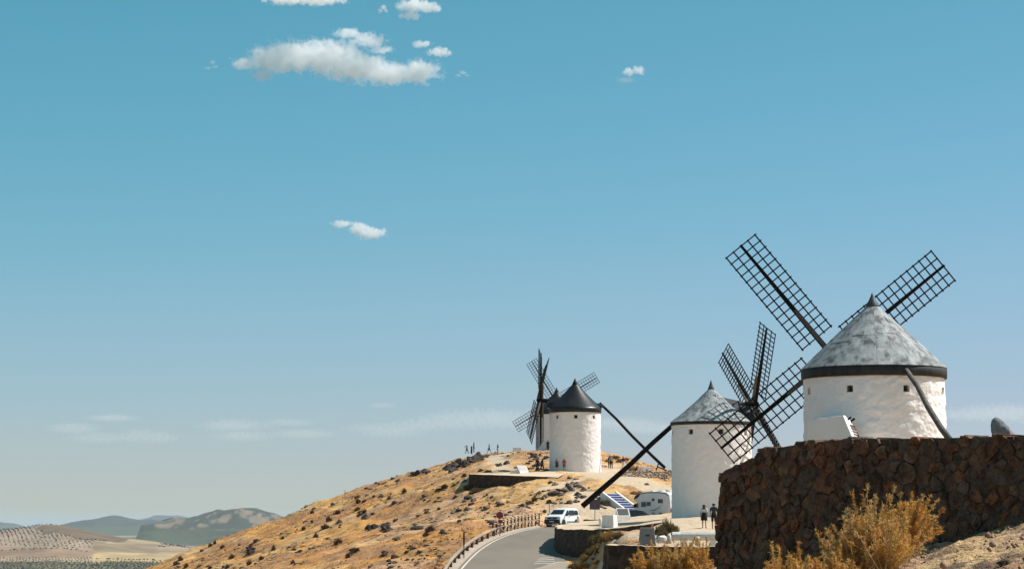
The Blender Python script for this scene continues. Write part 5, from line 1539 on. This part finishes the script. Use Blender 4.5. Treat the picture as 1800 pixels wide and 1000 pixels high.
def van():
    yaw = math.radians(30)                     # nose toward the camera and to the left
    x, y = (987.5 - 900) / FPX * 227.0, 227.0
    t = thing('parked_van', 'white panel van with black bumper and dark windows on the road bend', 'van', (x, y, float(road_z(np.array([y]))[0])), PI - yaw)
    # local frame: +Y is the nose, X across, body 4.05 x 1.78 x 1.80
    prof = [(2.00, .30), (2.06, .55), (2.00, .82), (1.90, .98), (1.35, 1.10), (1.12, 1.20), (.48, 1.66), (.20, 1.76), (-.6, 1.83), (-1.6, 1.80), (-1.92, 1.72), (-2.0, 1.2), (-2.03, .6), (-1.98, .28)]
    c = (0, .95)
    def wide(z): return .89 if z < 1.1 else .89 - (z - 1.1) * .19
    st = [(-.80, shrink(prof, (.93, .93), c)), (-.855, shrink(prof, (.975, .97), c)), (-.89, prof)]
    m = MB(); n = len(prof); xs = (-1.0, -.965, -.90, .90, .965, 1.0); sc = ((.955, .955), (.985, .985), (1, 1), (1, 1), (.985, .985), (.955, .955))
    vs = []
    for xx, f in zip(xs, sc):
        for (yy, zz) in shrink(prof, f, c): vs.append((xx * wide(zz), yy, zz))
    fs = [(i * n + k, i * n + (k + 1) % n, (i + 1) * n + (k + 1) % n, (i + 1) * n + k) for i in range(5) for k in range(n)]
    fs += [tuple(range(n - 1, -1, -1)), tuple(5 * n + k for k in range(n))]
    m.add(vs, fs); me = m.build('body', M['white_paint'], t, True)
    me.data.set_sharp_from_angle(angle=.6)
    w = MB(); plate(w, [(-.70, 1.10, 1.235), (.70, 1.10, 1.235), (.62, .53, 1.64), (-.62, .53, 1.64)], (0, .02, .02)); w.build('windshield', M['glass'], t)
    for sx in (-1, 1):
        def q(y_, z_): return (sx * (wide(z_) + .004), y_, z_)
        for nm, poly in (('front_window', [(.98, 1.12), (.16, 1.12), (.16, 1.60), (.48, 1.60)]), ('rear_window', [(.02, 1.12), (-1.05, 1.14), (-1.05, 1.60), (.02, 1.60)]), ('quarter_window', [(-1.16, 1.15), (-1.78, 1.18), (-1.74, 1.58), (-1.16, 1.60)])):
            g = MB(); pts = [q(*p) for p in poly]; plate(g, pts if sx < 0 else pts[::-1], (0, 0, 0), .012); g.build(nm, M['glass'], t)
        tr = MB(); tr.box((sx * .905, -.35, .47), (.03, 1.9, .09)); tr.build('side_strip', M['black_plastic'], t)
        dn = MB(); dn.box((sx * .905, .08, .99), (.025, .17, .04)); dn.build('door_handle', M['black_plastic'], t)
        mi = MB(); mi.box((sx * 1.03, .93, 1.15), (.20, .11, .19)); mi.build('mirror', M['black_plastic'], t, bevel=.03)
        hl = MB(); hl.box((sx * .70, 1.93, .86), (.30, .14, .20)); hl.build('headlight', M['chrome'], t, bevel=.04)
        for yy in (1.28, -1.32):
            ar = MB(); ar.tube([(sx * .62, yy, .33), (sx * .905, yy, .33)], .40, 20); ar.build('wheel_arch', M['black_plastic'], t)
            wheel(t, sx * .80, yy, .32, .21)
        tl = MB(); tl.box((sx * .80, -1.98, 1.1), (.12, .08, .5)); tl.build('tail_light', M['red'], t)
    bp = MB(); bp.box((0, 2.0, .48), (1.74, .22, .42)); b = bp.build('bumper', M['black_plastic'], t, bevel=.06)
    gr = MB(); gr.box((0, 2.03, .82), (1.05, .08, .17)); gr.build('grille', M['black_plastic'], t)
    em = MB(); em.tube([(0, 2.06, .83), (0, 2.09, .83)], .07, 12); em.build('badge', M['steel'], t)
    lp = MB(); lp.box((0, 2.12, .50), (.50, .015, .11)); lp.build('number_plate', M['line'], b)
    lp = MB(); lp.box((0, 2.0, .20), (1.0, .12, .10)); lp.build('skid_plate', M['grey_stone'], b)
van()
def camper():
    D = 236.0; x = (1144 - 900) / FPX * D
    hd = Vector((-.72, .69)); yaw = math.atan2(-hd.x, hd.y)
    t = thing('motorhome', 'pale motorhome with rounded nose parked behind the middle windmill', 'motorhome', (x + .5, D, gz(x, D)), yaw)
    prof = [(2.55, .45), (2.62, .85), (2.35, 1.15), (2.10, 1.25), (1.72, 1.85), (2.05, 1.98), (2.16, 2.2), (1.95, 2.52), (1.4, 2.78), (.4, 2.92), (-1.2, 2.92), (-2.3, 2.80), (-2.62, 2.55), (-2.75, 1.8), (-2.78, .9), (-2.70, .42)]
    m = MB(); n = len(prof); xs = (-1.1, -1.06, .0, 1.06, 1.1); sc = ((.985, .975), (1, 1), (1, 1), (1, 1), (.985, .975)); vs = []
    for xx, f in zip(xs, sc):
        for yy, zz in shrink(prof, f, (0, 1.6)): vs.append((xx * (1 if yy < 1.3 or zz > 1.9 else .93), yy, zz))
    fs = [(i * n + k, i * n + (k + 1) % n, (i + 1) * n + (k + 1) % n, (i + 1) * n + k) for i in range(4) for k in range(n)] + [tuple(range(n - 1, -1, -1)), tuple(4 * n + k for k in range(n))]
    m.add(vs, fs); b = m.build('body', M['rv_paint'], t, True); b.data.set_sharp_from_angle(angle=.5)
    # local left side (x < 0) turns to the camera
    for nm, y0, y1, z0, z1 in (('window', .55, 1.05, 1.35, 1.85), ('window', -.10, .32, 1.45, 1.85), ('window', -.62, -.38, 1.95, 2.2), ('window', -1.75, -1.2, 1.72, 2.12), ('hatch', -.7, -.35, .55, .78), ('cab_window', 1.55, 2.0, 1.3, 1.72)):
        g = MB(); g.box((-1.105, (y0 + y1) / 2, (z0 + z1) / 2), (.03, y1 - y0, z1 - z0)); w = g.build(nm, M['glass'] if nm != 'hatch' else M['grey_stone'], t, bevel=.012)
        if nm == 'window':
            f = MB()
            for e in (y0, y1): f.box((-1.11, e, (z0 + z1) / 2), (.045, .035, z1 - z0 + .03))
            f.build('frame', M['black_plastic'], w)
    nw = MB(); plate(nw, [(-.95, 2.12, 2.08), (.95, 2.12, 2.08), (.9, 1.98, 2.5), (-.9, 1.98, 2.5)], (0, .05, 0)); nw.build('nose_window', M['glass'], t)
    sd = MB(); plate(sd, [(-1.112, 2.05, 2.10), (-1.112, 1.95, 2.46), (-1.112, 1.45, 2.72), (-1.112, 1.15, 2.74), (-1.112, 1.55, 2.3)][::-1]); sd.build('nose_side_panel', M['black_plastic'], t)
    ws = MB(); plate(ws, [(-.85, 2.14, 1.28), (.85, 2.14, 1.28), (.85, 1.78, 1.82), (-.85, 1.78, 1.82)], (0, .03, .02)); ws.build('windshield', M['glass'], t)
    tr = MB(); tr.tube([(-1.112, y_, z_ - .10) for y_, z_ in ((1.95, 2.5), (1.4, 2.76), (.4, 2.9), (-1.2, 2.9), (-2.25, 2.78), (-2.55, 2.55))], .035, 5); tr.build('roof_trim', M['black_plastic'], t)
    sw = MB(); plate(sw, [(-1.112, .15, .95), (-1.112, -.5, 1.02), (-1.112, -1.25, 1.28), (-1.112, -1.7, 1.62), (-1.112, -1.35, 1.26), (-1.112, -.6, .93)][::-1]); sw.build('swoosh_stripe', M['tan'], t)
    for y_ in (1.55, -1.5):
        for sx in (-1, 1):
            a = MB(); a.tube([(sx * .8, y_, .34), (sx * 1.115, y_, .34)], .40, 18); a.build('wheel_arch', M['black_plastic'], t); wheel(t, sx * 1.0, y_, .33, .22)
    for y_, w_ in ((.6, .5), (-.6, .6), (-1.7, .35)):
        h = MB(); h.box((.2, y_, 2.97), (.6, w_, .12)); h.build('roof_hatch', M['rv_paint'], t, bevel=.02)
    rw = MB(); plate(rw, [(-.6, -2.78, 1.5), (-.6, -2.76, 2.1), (.6, -2.76, 2.1), (.6, -2.78, 1.5)], (0, -.02, 0)); rw.build('rear_window', M['glass'], t)
    for sx in (-1, 1):
        l = MB(); l.box((sx * .95, -2.78, .95), (.14, .06, .5)); l.build('tail_light', M['red'], t)
    mi = MB(); mi.box((-1.22, 1.95, 1.45), (.16, .10, .34)); mi.build('mirror', M['black_plastic'], t)
camper()
def small_car():
    D = 232.0; x = (1104 - 900) / FPX * D
    t = thing('parked_car', 'dark car beside the motorhome, only its windscreen and roof showing', 'car', (x, D, gz(x, D)), math.radians(100))
    prof = [(2.0, .3), (2.05, .6), (1.9, .82), (.95, .95), (.30, 1.36), (-.6, 1.45), (-1.3, 1.38), (-1.85, 1.0), (-2.05, .9), (-2.08, .4)]
    m = MB(); n = len(prof); vs = []
    for xx, f in ((-.86, .96), (-.82, 1), (.82, 1), (.86, .96)):
        for yy, zz in shrink(prof, (f, f), (0, .7)): vs.append((xx * (1 if zz < .95 else .84), yy, zz))
    m.add(vs, [(i * n + k, i * n + (k + 1) % n, (i + 1) * n + (k + 1) % n, (i + 1) * n + k) for i in range(3) for k in range(n)] + [tuple(range(n - 1, -1, -1)), tuple(3 * n + k for k in range(n))])
    b = m.build('body', M['navy'], t, True); b.data.set_sharp_from_angle(angle=.6)
    w = MB(); plate(w, [(-.62, .92, .99), (.62, .92, .99), (.58, .34, 1.34), (-.58, .34, 1.34)], (0, .02, .015)); w.build('windscreen', M['glass'], t)
    w = MB(); plate(w, [(.58, -1.36, 1.36), (-.58, -1.36, 1.36), (-.62, -1.78, 1.06), (.62, -1.78, 1.06)][::-1], (0, -.02, .02)); w.build('rear_window', M['glass'], t)
    for sx in (-1, 1):
        g = MB(); pts = [(sx * .735, .75, 1.0), (sx * .72, .28, 1.30), (sx * .72, -1.2, 1.33), (sx * .735, -1.5, 1.02)]
        plate(g, pts if sx > 0 else pts[::-1], (sx * .012, 0, 0)); g.build('side_window', M['glass'], t)
        for yy in (1.25, -1.3): wheel(t, sx * .78, yy, .30, .2)
        l = MB(); l.box((sx * .62, 1.98, .68), (.3, .1, .14)); l.build('headlight', M['chrome'], t)
small_car()

# ------------------------------------------------------------------ stairs with blue risers
def stairs():
    D = 243.0
    b0, b1 = P(1089, 909, D), P(1122, 909, D - 1.5)
    bx_ = P(1117, 909, D).x
    base = Vector((bx_, D, gz(bx_, D)))
    t = thing('staircase', 'white staircase with blue painted risers between slanting parapets', 'staircase', base)
    up = Vector((-.74, .67, 0)).normalized(); ac = Vector((.67, .74, 0)).normalized()
    w = 2.1; n = 9; rise = .262; run = .40
    for i in range(n):
        c = up * (run * (i + .5)) + Vector((0, 0, rise * (i + .5) - .05))
        s = MB(); rot = Matrix((ac, up, Vector((0, 0, 1)))).transposed()
        s.box(up * (run * i + .55) + Vector((0, 0, rise * i + rise / 2 - .03)), (w, 1.1, rise - .055), rot); s.build('riser', M['blue'], t)
        d = MB(); d.box(up * (run * i + .19) + Vector((0, 0, rise * (i + 1) - .03)), (w + .01, run + .06, .055), rot); d.build('tread', M['white_stone'], t)
    for e, wd in ((-1, .34), (1, .34)):
        m = MB(); a = ac * (e * (w / 2 + wd / 2 + .012)); h = ac * (wd / 2); L = run * n
        top0, top1 = Vector((0, 0, .30)), up * (L + .1) + Vector((0, 0, rise * n + .30))
        lo0, lo1 = Vector((0, 0, -.8)), up * (L + .1) + Vector((0, 0, rise * n - 1.2))
        f = up * -.3
        vs = [a - h + f + lo0, a + h + f + lo0, a + h + lo1, a - h + lo1, a - h + f + top0, a + h + f + top0, a + h + top1, a - h + top1]
        m.add(vs, [(3, 2, 1, 0), (4, 5, 6, 7), (0, 1, 5, 4), (1, 2, 6, 5), (2, 3, 7, 6), (3, 0, 4, 7)])
        m.build('parapet', M['white_stone'], t, bevel=.04)
stairs()

# ------------------------------------------------------------------ stone furniture and signs
def block(name, label, px, D, w, d, h, mat, cat, rz=0.0, taper=1.0, z=None, plaque=None, lean=0.0):
    x = (px - 900) / FPX * D
    t = thing(name, label, cat, (x, D, gz(x, D) if z is None else z), rz)
    m = MB(); m.box((0, 0, h / 2 - .1), (w, d, h + .2), taper=taper)
    if lean:
        m.v = [(a, b + (c_ + .1) * lean, c_) for a, b, c_ in m.v]
    m.build('block', mat, t, bevel=.025)
    if plaque:
        q = MB(); pw, ph, pz_ = plaque
        f = 1 + (taper - 1) * (pz_ / h)
        q.box((0, -d / 2 * f - .012 + lean * pz_, pz_), (pw, .03, ph)); q.build('plaque', M['plaque'], t, rot=None)
    return t
ZT = lambda px, py, D: P(px, py, D).z
block('plinth', 'leaning grey stone plinth with small dark plaque on the low wall', 1136, 115.5, .86, .42, .72, M['grey_stone'], 'plinth', .05, .80, ZT(1136, 952, 115.5), (.20, .10, .33))
block('plinth', 'white block with grey shaded front on the sandy terrace', 1071, 178, 1.0, .95, .78, M['white_stone'], 'plinth', -.42, .92, ZT(1071, 922.5, 178))
def board(label, px, py, D, w, h, z, rz):
    x = (px - 900) / FPX * D
    t = thing('information_board', label, 'board', (x, D, z), rz)
    b = MB(); vs = [(-w / 2, -.45, -.1), (w / 2, -.45, -.1), (w / 2, .35, -.1), (-w / 2, .35, -.1), (-w / 2, -.30, h * .35), (w / 2, -.30, h * .35), (w / 2, .2, h), (-w / 2, .2, h)]
    b.add(vs, [(3, 2, 1, 0), (4, 5, 6, 7), (0, 1, 5, 4), (1, 2, 6, 5), (2, 3, 7, 6), (3, 0, 4, 7)]); b.build('base', M['white_stone'], t, bevel=.02)
    q = MB(); A, B_ = Vector((0, -.30, h * .35)), Vector((0, .2, h)); d = (B_ - A).normalized(); n = Vector((0, -d.z, d.y))
    c = [A + d * .10 + Vector((s * w * .40, 0, 0)) for s in (-1, 1)] + [B_ - d * .10 + Vector((s * w * .40, 0, 0)) for s in (1, -1)]
    plate(q, c, n * .006, .02); q.build('panel', M['plaque'], t)
board('white slanted information board with dark panel on the sandy terrace', 1094, 912, 196, 1.15, 1.05, ZT(1093, 914, 196), .25)
board('white slanted board with dark panel on the terrace left of the black-capped windmill', 918, 830, 279, 1.5, 1.0, ZT(916, 832, 279), .75)
block('plinth', 'small white block with dark window shapes on top of the rubble bank', 1133, 283, 1.5, 1.2, .85, M['white_stone'], 'plinth', .35, .97, ZT(1133, 833, 283), (.18, .2, .45))
block('plinth', 'white wedge-shaped block at the right end of the skyline platform', 909, 390, 1.7, 1.0, 1.15, M['white_stone'], 'plinth', .2, .7, ZT(908, 798, 390))
block('low_block', 'low white kerb block at the left of the board on the mill terrace', 902, 280, .8, .5, .4, M['white_stone'], 'block', .1, .95, ZT(902, 831.5, 280))
block('dark_box', 'dark box on the far skyline above the walkers', 1066, 398, .5, .4, 1.2, M['rock_dark'], 'box', 0, .9)
def bollard(label, px, py, D, h=.5, r=.12):
    b = MB(); b.lathe([(r * 1.05, -.15), (r, h * .8), (r * .7, h * .95), (.01, h)], 12, True)
    tag(b.build('bollard', M['white_stone'], None, True, loc=(((px - 900) / FPX * D), D, ZT(px, py, D))), label, 'bollard', 'small white bollards')
bollard('white bollard on the terrace edge beside the rear of the van', 1016, 918, 203, .62, .13)
bollard('short white bollard left of the white block on the terrace', 1054.5, 921.5, 181, .52, .12)
bollard('rounded white bollard at the left end of the stone bench', 1174.5, 950, 117, .34, .11)
bollard('white stone stub under the middle of the stone bench', 1224, 953, 114, .30, .13)
def bench():
    D = 121.0; a, b = P(1181, 942, D), P(1262, 942, D - .5)
    t = thing('stone_bench', 'long pale stone beam lying as a bench near the low wall', 'bench', Vector((a.x, a.y, gz(a.x, a.y))))
    L0 = Vector(t.location)
    m = MB(); m.tube([a - L0 + Vector((0, 0, .0)), a - L0 + Vector((.5, 0, .01)), b - L0], [.24, .25, .24], 8, square=True); m.build('beam', M['white_stone'], t, bevel=.02)
    for f in (.25, .9):
        p = a.lerp(b, f) - L0; s = MB(); s.box((p.x, p.y, p.z - .38), (.3, .34, .42)); s.build('support', M['white_stone'], t)
    e = MB(); e.tube([a - L0 + Vector((-.03, 0, 0)), a - L0 + Vector((.0, 0, 0))], .20, 8, square=True); e.build('end_face', M['wood_brown'], t)
bench()
for px, py, s, lab in ((1166, 948, .30, 'pale rounded stone left of the stone bench'), (1160, 950, .2, 'smaller pale stone between the plinth and the bench')):
    o = link('pale_stone', rock_mesh('pale_stone', 320 + int(px), M['white_stone'], .8), None, P(px, py, 118.0) + Vector((0, 0, .02)), (0, 0, px)); o.scale = (s * 1.2, s, s); tag(o, lab, 'stone')
def sign(label, px, py_top, py_bot, D, kind_):
    x = (px - 900) / FPX * D; zb, zt = ZT(px, py_bot, D), ZT(px, py_top, D)
    zb = min(zb, gz(x, D) + .02) if abs(zb - gz(x, D)) < 1.0 else zb
    t = thing('road_sign' if kind_ != 'pole' else 'marker_pole', label, 'sign' if kind_ != 'pole' else 'pole', (x, D, zb))
    h = zt - zb
    p = MB(); p.tube([(0, 0, -.2), (0, 0, h)], .04, 8); p.build('post', M['wood_grey'] if kind_ == 'pole' else M['steel'], t)
    if kind_ == 'round':
        s = MB(); s.tube([(0, -.05, h - .30), (0, -.075, h - .30)], .31, 24); s.build('disc', M['red'], t); s = MB(); s.box((.06, -.055, h - .85), (.42, .02, .30)); s.build('plate', M['red'], t)
    elif kind_ == 'square':
        s = MB(); s.box((-.02, -.05, h - .42), (1.0, .03, .92), Matrix.Rotation(.35, 3, 'Z')); s.build('panel', M['sign_back'], t, bevel=.01)
    else:
        s = MB(); s.box((.0, -.05, h - .5), (.13, .02, .9)); s.build('plate', M['sign_back'], t)
    return t
sign('round red sign on a post where the wooden fence meets the log rail', 878.5, 899, 945, 201, 'round')
sign('thin pole with narrow plate beside the log guardrail', 816, 935, 983, 174, 'pole')
sign('dark square sign on a post below the slanting beam', 1045, 878, 912, 208, 'square')
pl = MB(); pl.lathe([(.9, -.1), (.92, .28), (.75, .30), (.72, .12)], 20)
tag(pl.build('planter_ring', M['rubble_wall'], None, loc=((1043 - 900) / FPX * 207.5, 207.5, gz((1043 - 900) / FPX * 207.5, 207.5))), 'low dark stone ring round the foot of the square sign', 'planter')
wp = MB(); wp.tube([(0, 0, -.2), (0, 0, 2.2)], .085, 8)
x_ = (966 - 900) / FPX * 233.5
tag(wp.build('white_post', M['white_stone'], None, loc=(x_, 233.5, gz(x_, 233.5))), 'white post standing behind the bonnet of the van', 'post')
nd = MB(); nd.tube([(0, 0, -.2), (.02, 0, .9)], .03, 6); nd.tube([(.02, 0, .9), (.25, 0, 1.15)], .02, 5); nd.tube([(.02, 0, .8), (-.2, .05, 1.0)], .02, 5); nd.tube([(.0, 0, .5), (.3, .0, .62)], .03, 5)
g_ = hit(606, 873) or Vector((-27, 366, 4.5))
tag(nd.build('dead_sapling', M['wood_dark'], None, loc=g_), 'bare crooked sapling on the left skyline of the hill', 'sapling')

# ------------------------------------------------------------------ wooden fence and log guardrail along the outer edge of the road
def edge_pt(y, off=-.5):
    x = float(road_l(np.array([y]))[0]) + off
    return Vector((x, y, float(road_z(np.array([y]))[0]) + .10))
fence = thing('wooden_fence', 'post and rail wooden fence with crossed braces beside the van', 'fence', edge_pt(200.5))
F0 = Vector(fence.location)
fy = [200.5 + 2.1 * k for k in range(14)]
fp = [edge_pt(y, -.55) for y in fy]
post = MB(); post.tube([(0, 0, -.2), (0, 0, 1.18)], .075, 7); pme = post.mesh('post', M['wood_brown'])
for p in fp: link('post', pme, fence, p - F0)
for i in range(len(fp) - 1):
    a, b = fp[i] - F0, fp[i + 1] - F0
    for hgt in (1.02, .58):
        r_ = MB(); r_.tube([a + Vector((-.02, -.06, hgt)), b + Vector((-.02, -.06, hgt))], .06, 6); r_.build('rail', M['wood_pale'], fence)
    r_ = MB(); z0, z1 = (.10, .55) if i % 2 else (.55, .10)
    r_.tube([a + Vector((0, -.08, z0)), b + Vector((0, -.08, z1))], .055, 6); r_.build('brace', M['wood_pale'], fence)
guard = thing('log_guardrail', 'curving log guardrail on short posts along the outer road edge', 'guardrail', edge_pt(150))
G0 = Vector(guard.location)
gyv = list(np.arange(150, 201.5, 3.9)); gp = [edge_pt(y, -.5) for y in gyv]
post = MB(); post.tube([(0, 0, -.2), (0, 0, .62)], .12, 7); pme = post.mesh('post', M['wood_brown'])
for p in gp: link('post', pme, guard, p - G0)
for i in range(len(gp) - 1):
    r_ = MB(); r_.tube([gp[i] - G0 + Vector((.10, 0, .62)), gp[i + 1] - G0 + Vector((.10, 0, .62))], .14, 8); r_.build('rail', M['wood_pale'], guard)

# ------------------------------------------------------------------ clouds: volumes of scattering droplets
def cloud(label, D, lobes, dens, seed, nscale=3.6, amp=1.15, thr=.14, aniso=.15):
    """lobes: (px, py, half width px, half height px); each becomes an ellipsoid of mist about as deep as wide"""
    cx = sum(l[0] for l in lobes) / len(lobes); cy = sum(l[1] for l in lobes) / len(lobes)
    c = P(cx, cy, D); k = D / FPX
    bm = bmesh.new()
    U = []
    for px, py, a, b in lobes:
        p = P(px, py, D) - c
        U.append((p, a * k, max(a * .55, b) * k, b * k))
        for z in np.linspace(-1, 1, 7):
            r = math.sqrt(max(0, 1 - z * z)) * 1.25
            for t in range(12):
                bm.verts.new((p.x + r * a * k * math.cos(t * PI / 6), p.y + r * max(a * .55, b) * k * math.sin(t * PI / 6), p.z + z * b * k * 1.25))
    res = bmesh.ops.convex_hull(bm, input=bm.verts)
    bmesh.ops.delete(bm, geom=[g for g in set(res['geom_interior'] + res['geom_unused']) if isinstance(g, bmesh.types.BMVert)], context='VERTS')
    me = bpy.data.meshes.new('cloud'); bm.to_mesh(me); bm.free()
    m = bpy.data.materials.new('cloud_mist'); m.use_nodes = True
    n = m.node_tree.nodes; L = m.node_tree.links
    n.remove(n['Principled BSDF'])
    tc = n.new('ShaderNodeTexCoord')
    field = None
    for p, a, d, b in U:
        s = n.new('ShaderNodeVectorMath'); s.operation = 'SUBTRACT'; L.new(tc.outputs['Object'], s.inputs[0]); s.inputs[1].default_value = p
        q = n.new('ShaderNodeVectorMath'); q.operation = 'DIVIDE'; L.new(s.outputs[0], q.inputs[0]); q.inputs[1].default_value = (a, d, b)
        l = n.new('ShaderNodeVectorMath'); l.operation = 'LENGTH'; L.new(q.outputs[0], l.inputs[0])
        i = n.new('ShaderNodeMath'); i.operation = 'SUBTRACT'; i.inputs[0].default_value = 1.0; L.new(l.outputs['Value'], i.inputs[1])
        if field is None: field = i.outputs[0]
        else:
            x = n.new('ShaderNodeMath'); x.operation = 'SMOOTH_MAX'; x.inputs[2].default_value = .25; L.new(field, x.inputs[0]); L.new(i.outputs[0], x.inputs[1]); field = x.outputs[0]
    no = n.new('ShaderNodeTexNoise'); no.inputs['Detail'].default_value = 7; no.inputs['Roughness'].default_value = .62
    bs = np.mean([u[3] for u in U])
    no.inputs['Scale'].default_value = nscale / (bs * 2.2)
    of = n.new('ShaderNodeVectorMath'); of.operation = 'ADD'; L.new(tc.outputs['Object'], of.inputs[0]); of.inputs[1].default_value = (seed * 977.0, seed * 331.0, 0)
    L.new(of.outputs[0], no.inputs['Vector'])
    na = n.new('ShaderNodeMath'); na.operation = 'MULTIPLY_ADD'; L.new(no.outputs['Fac'], na.inputs[0]); na.inputs[1].default_value = amp * 2; na.inputs[2].default_value = -amp
    ad = n.new('ShaderNodeMath'); ad.operation = 'ADD'; L.new(field, ad.inputs[0]); L.new(na.outputs[0], ad.inputs[1])
    mr = n.new('ShaderNodeMapRange'); mr.inputs[1].default_value = thr; mr.inputs[2].default_value = thr + .30; mr.inputs[4].default_value = .42 * dens / (bs)
    L.new(ad.outputs[0], mr.inputs[0])
    vs = n.new('ShaderNodeVolumeScatter'); vs.inputs['Color'].default_value = (1, .955, .925, 1); vs.inputs['Anisotropy'].default_value = aniso
    L.new(mr.outputs[0], vs.inputs['Density']); L.new(vs.outputs[0], n['Material Output'].inputs['Volume'])
    m.cycles.volume_step_rate = .35
    me.materials.append(m)
    o = link('cloud', me, None, c)
    return tag(o, label, 'cloud', 'clouds in the blue sky')
DC = 9500.0
cloud('largest white cloud, long and flat-bottomed, in the upper left sky', DC, [(432, 112, 34, 12), (480, 104, 52, 30), (520, 98, 60, 34), (575, 102, 70, 36), (625, 118, 70, 32), (680, 130, 60, 24), (735, 126, 46, 26), (462, 132, 26, 14)], 3.2, 1)
cloud('ragged wispy cloud just above the right half of the largest cloud', DC, [(612, 60, 30, 13), (645, 72, 40, 16), (672, 88, 26, 8)], 1.5, 2, amp=1.25, nscale=2.4)
cloud('thin slanting cloud right of the ragged one', DC, [(742, 78, 20, 8), (772, 92, 26, 10)], 1.6, 3, amp=1.2, nscale=2.3)
cloud('bright cloud at the top edge above the slanting one', DC, [(728, 10, 34, 16), (758, 14, 24, 11), (720, 28, 24, 9)], 2.2, 4, amp=1.15, nscale=2.3)
cloud('flat cloud cut off by the top edge of the picture', DC, [(500, 0, 42, 11), (560, -2, 60, 12)], 2.2, 5, amp=1.15, nscale=2.3)
cloud('tiny puff left of the bright top cloud', DC, [(668, 20, 6, 5), (674, 14, 6, 6), (679, 20, 5, 4)], 1.0, 6, amp=1.0, nscale=2.2)
cloud('small lone cloud in the middle of the left sky', DC + 3000, [(602, 394, 24, 8), (632, 402, 24, 13), (652, 410, 30, 14)], 2.2, 7, amp=1.15, nscale=2.3)
cloud('small lone cloud right of the centre, high up', DC + 500, [(1106, 127, 13, 9), (1122, 124, 15, 10)], 2.0, 8, amp=1.15, nscale=2.3)
cloud('faint shred under the small right-hand cloud', DC + 500, [(1100, 141, 18, 6)], .4, 9, amp=1.6, nscale=5)
cloud('tiny faint puff off the left end of the largest cloud', DC, [(366, 120, 8, 3), (373, 110, 6, 4), (378, 118, 6, 3)], .40, 10, amp=1.1, nscale=2.0)
cloud('tiny faint puff off the right end of the largest cloud', DC, [(806, 133, 7, 4), (814, 128, 8, 5), (821, 133, 6, 3)], .45, 11, amp=1.1, nscale=2.0)
LOW = [('long pale cloud bank low behind the farthest sails', [(770, 744, 44, 9), (815, 738, 50, 13), (865, 736, 56, 14), (905, 738, 40, 12)], .8),
       ('pale low cloud left of the long bank', [(665, 752, 34, 7), (690, 756, 40, 10)], .6), ('low domed cloud above the left plain', [(245, 766, 22, 9), (275, 768, 24, 8)], .9), ('small low cloud at the far left', [(130, 752, 28, 7)], .8),
       ('thin flat low cloud above the domed one', [(198, 734, 26, 5)], .7), ('low cloud left of the centre, two layers', [(410, 747, 36, 8), (425, 766, 34, 7)], .7), ('faint low cloud between the far left ones', [(172, 769, 32, 7)], .6),
       ('tiny flat cloud above the long low bank', [(672, 712, 14, 4)], .7), ('low cloud bank at the right edge behind the boulder', [(1710, 728, 50, 9), (1770, 726, 60, 12), (1830, 730, 50, 12)], .8), ('thin low cloud left of the pale low one', [(508, 742, 26, 5), (535, 762, 34, 6)], .5),
       ('low cloud between the black-capped and middle windmills', [(1085, 744, 50, 8), (1140, 752, 50, 8)], .6)]
for k, (lab, lb, dn) in enumerate(LOW):
    cloud(lab, 26000.0, [(a, b, c * 1.9, d * 1.5) for a, b, c, d in lb], dn * .23, 20 + k, nscale=4.5, amp=1.5, thr=.10)

# ------------------------------------------------------------------ air: one box of even haze
hz_box = MB(); hz_box.box((0, 29000, (PLAIN - 3 + 130) / 2), (90000, 66000, 130 - (PLAIN - 3)))
hm = bpy.data.materials.new('haze'); hm.use_nodes = True
hn = hm.node_tree.nodes; hn.remove(hn['Principled BSDF'])
pv = hn.new('ShaderNodeVolumePrincipled'); pv.inputs['Color'].default_value = (.70, .81, .92, 1); pv.inputs['Density'].default_value = 1.9e-5; pv.inputs['Anisotropy'].default_value = .0
hm.node_tree.links.new(pv.outputs[0], hn['Material Output'].inputs['Volume'])
hb_ = hz_box.build('haze', hm); kind(hb_, 'stuff'); tag(hb_, 'pale blue haze lying over the plain', 'haze')
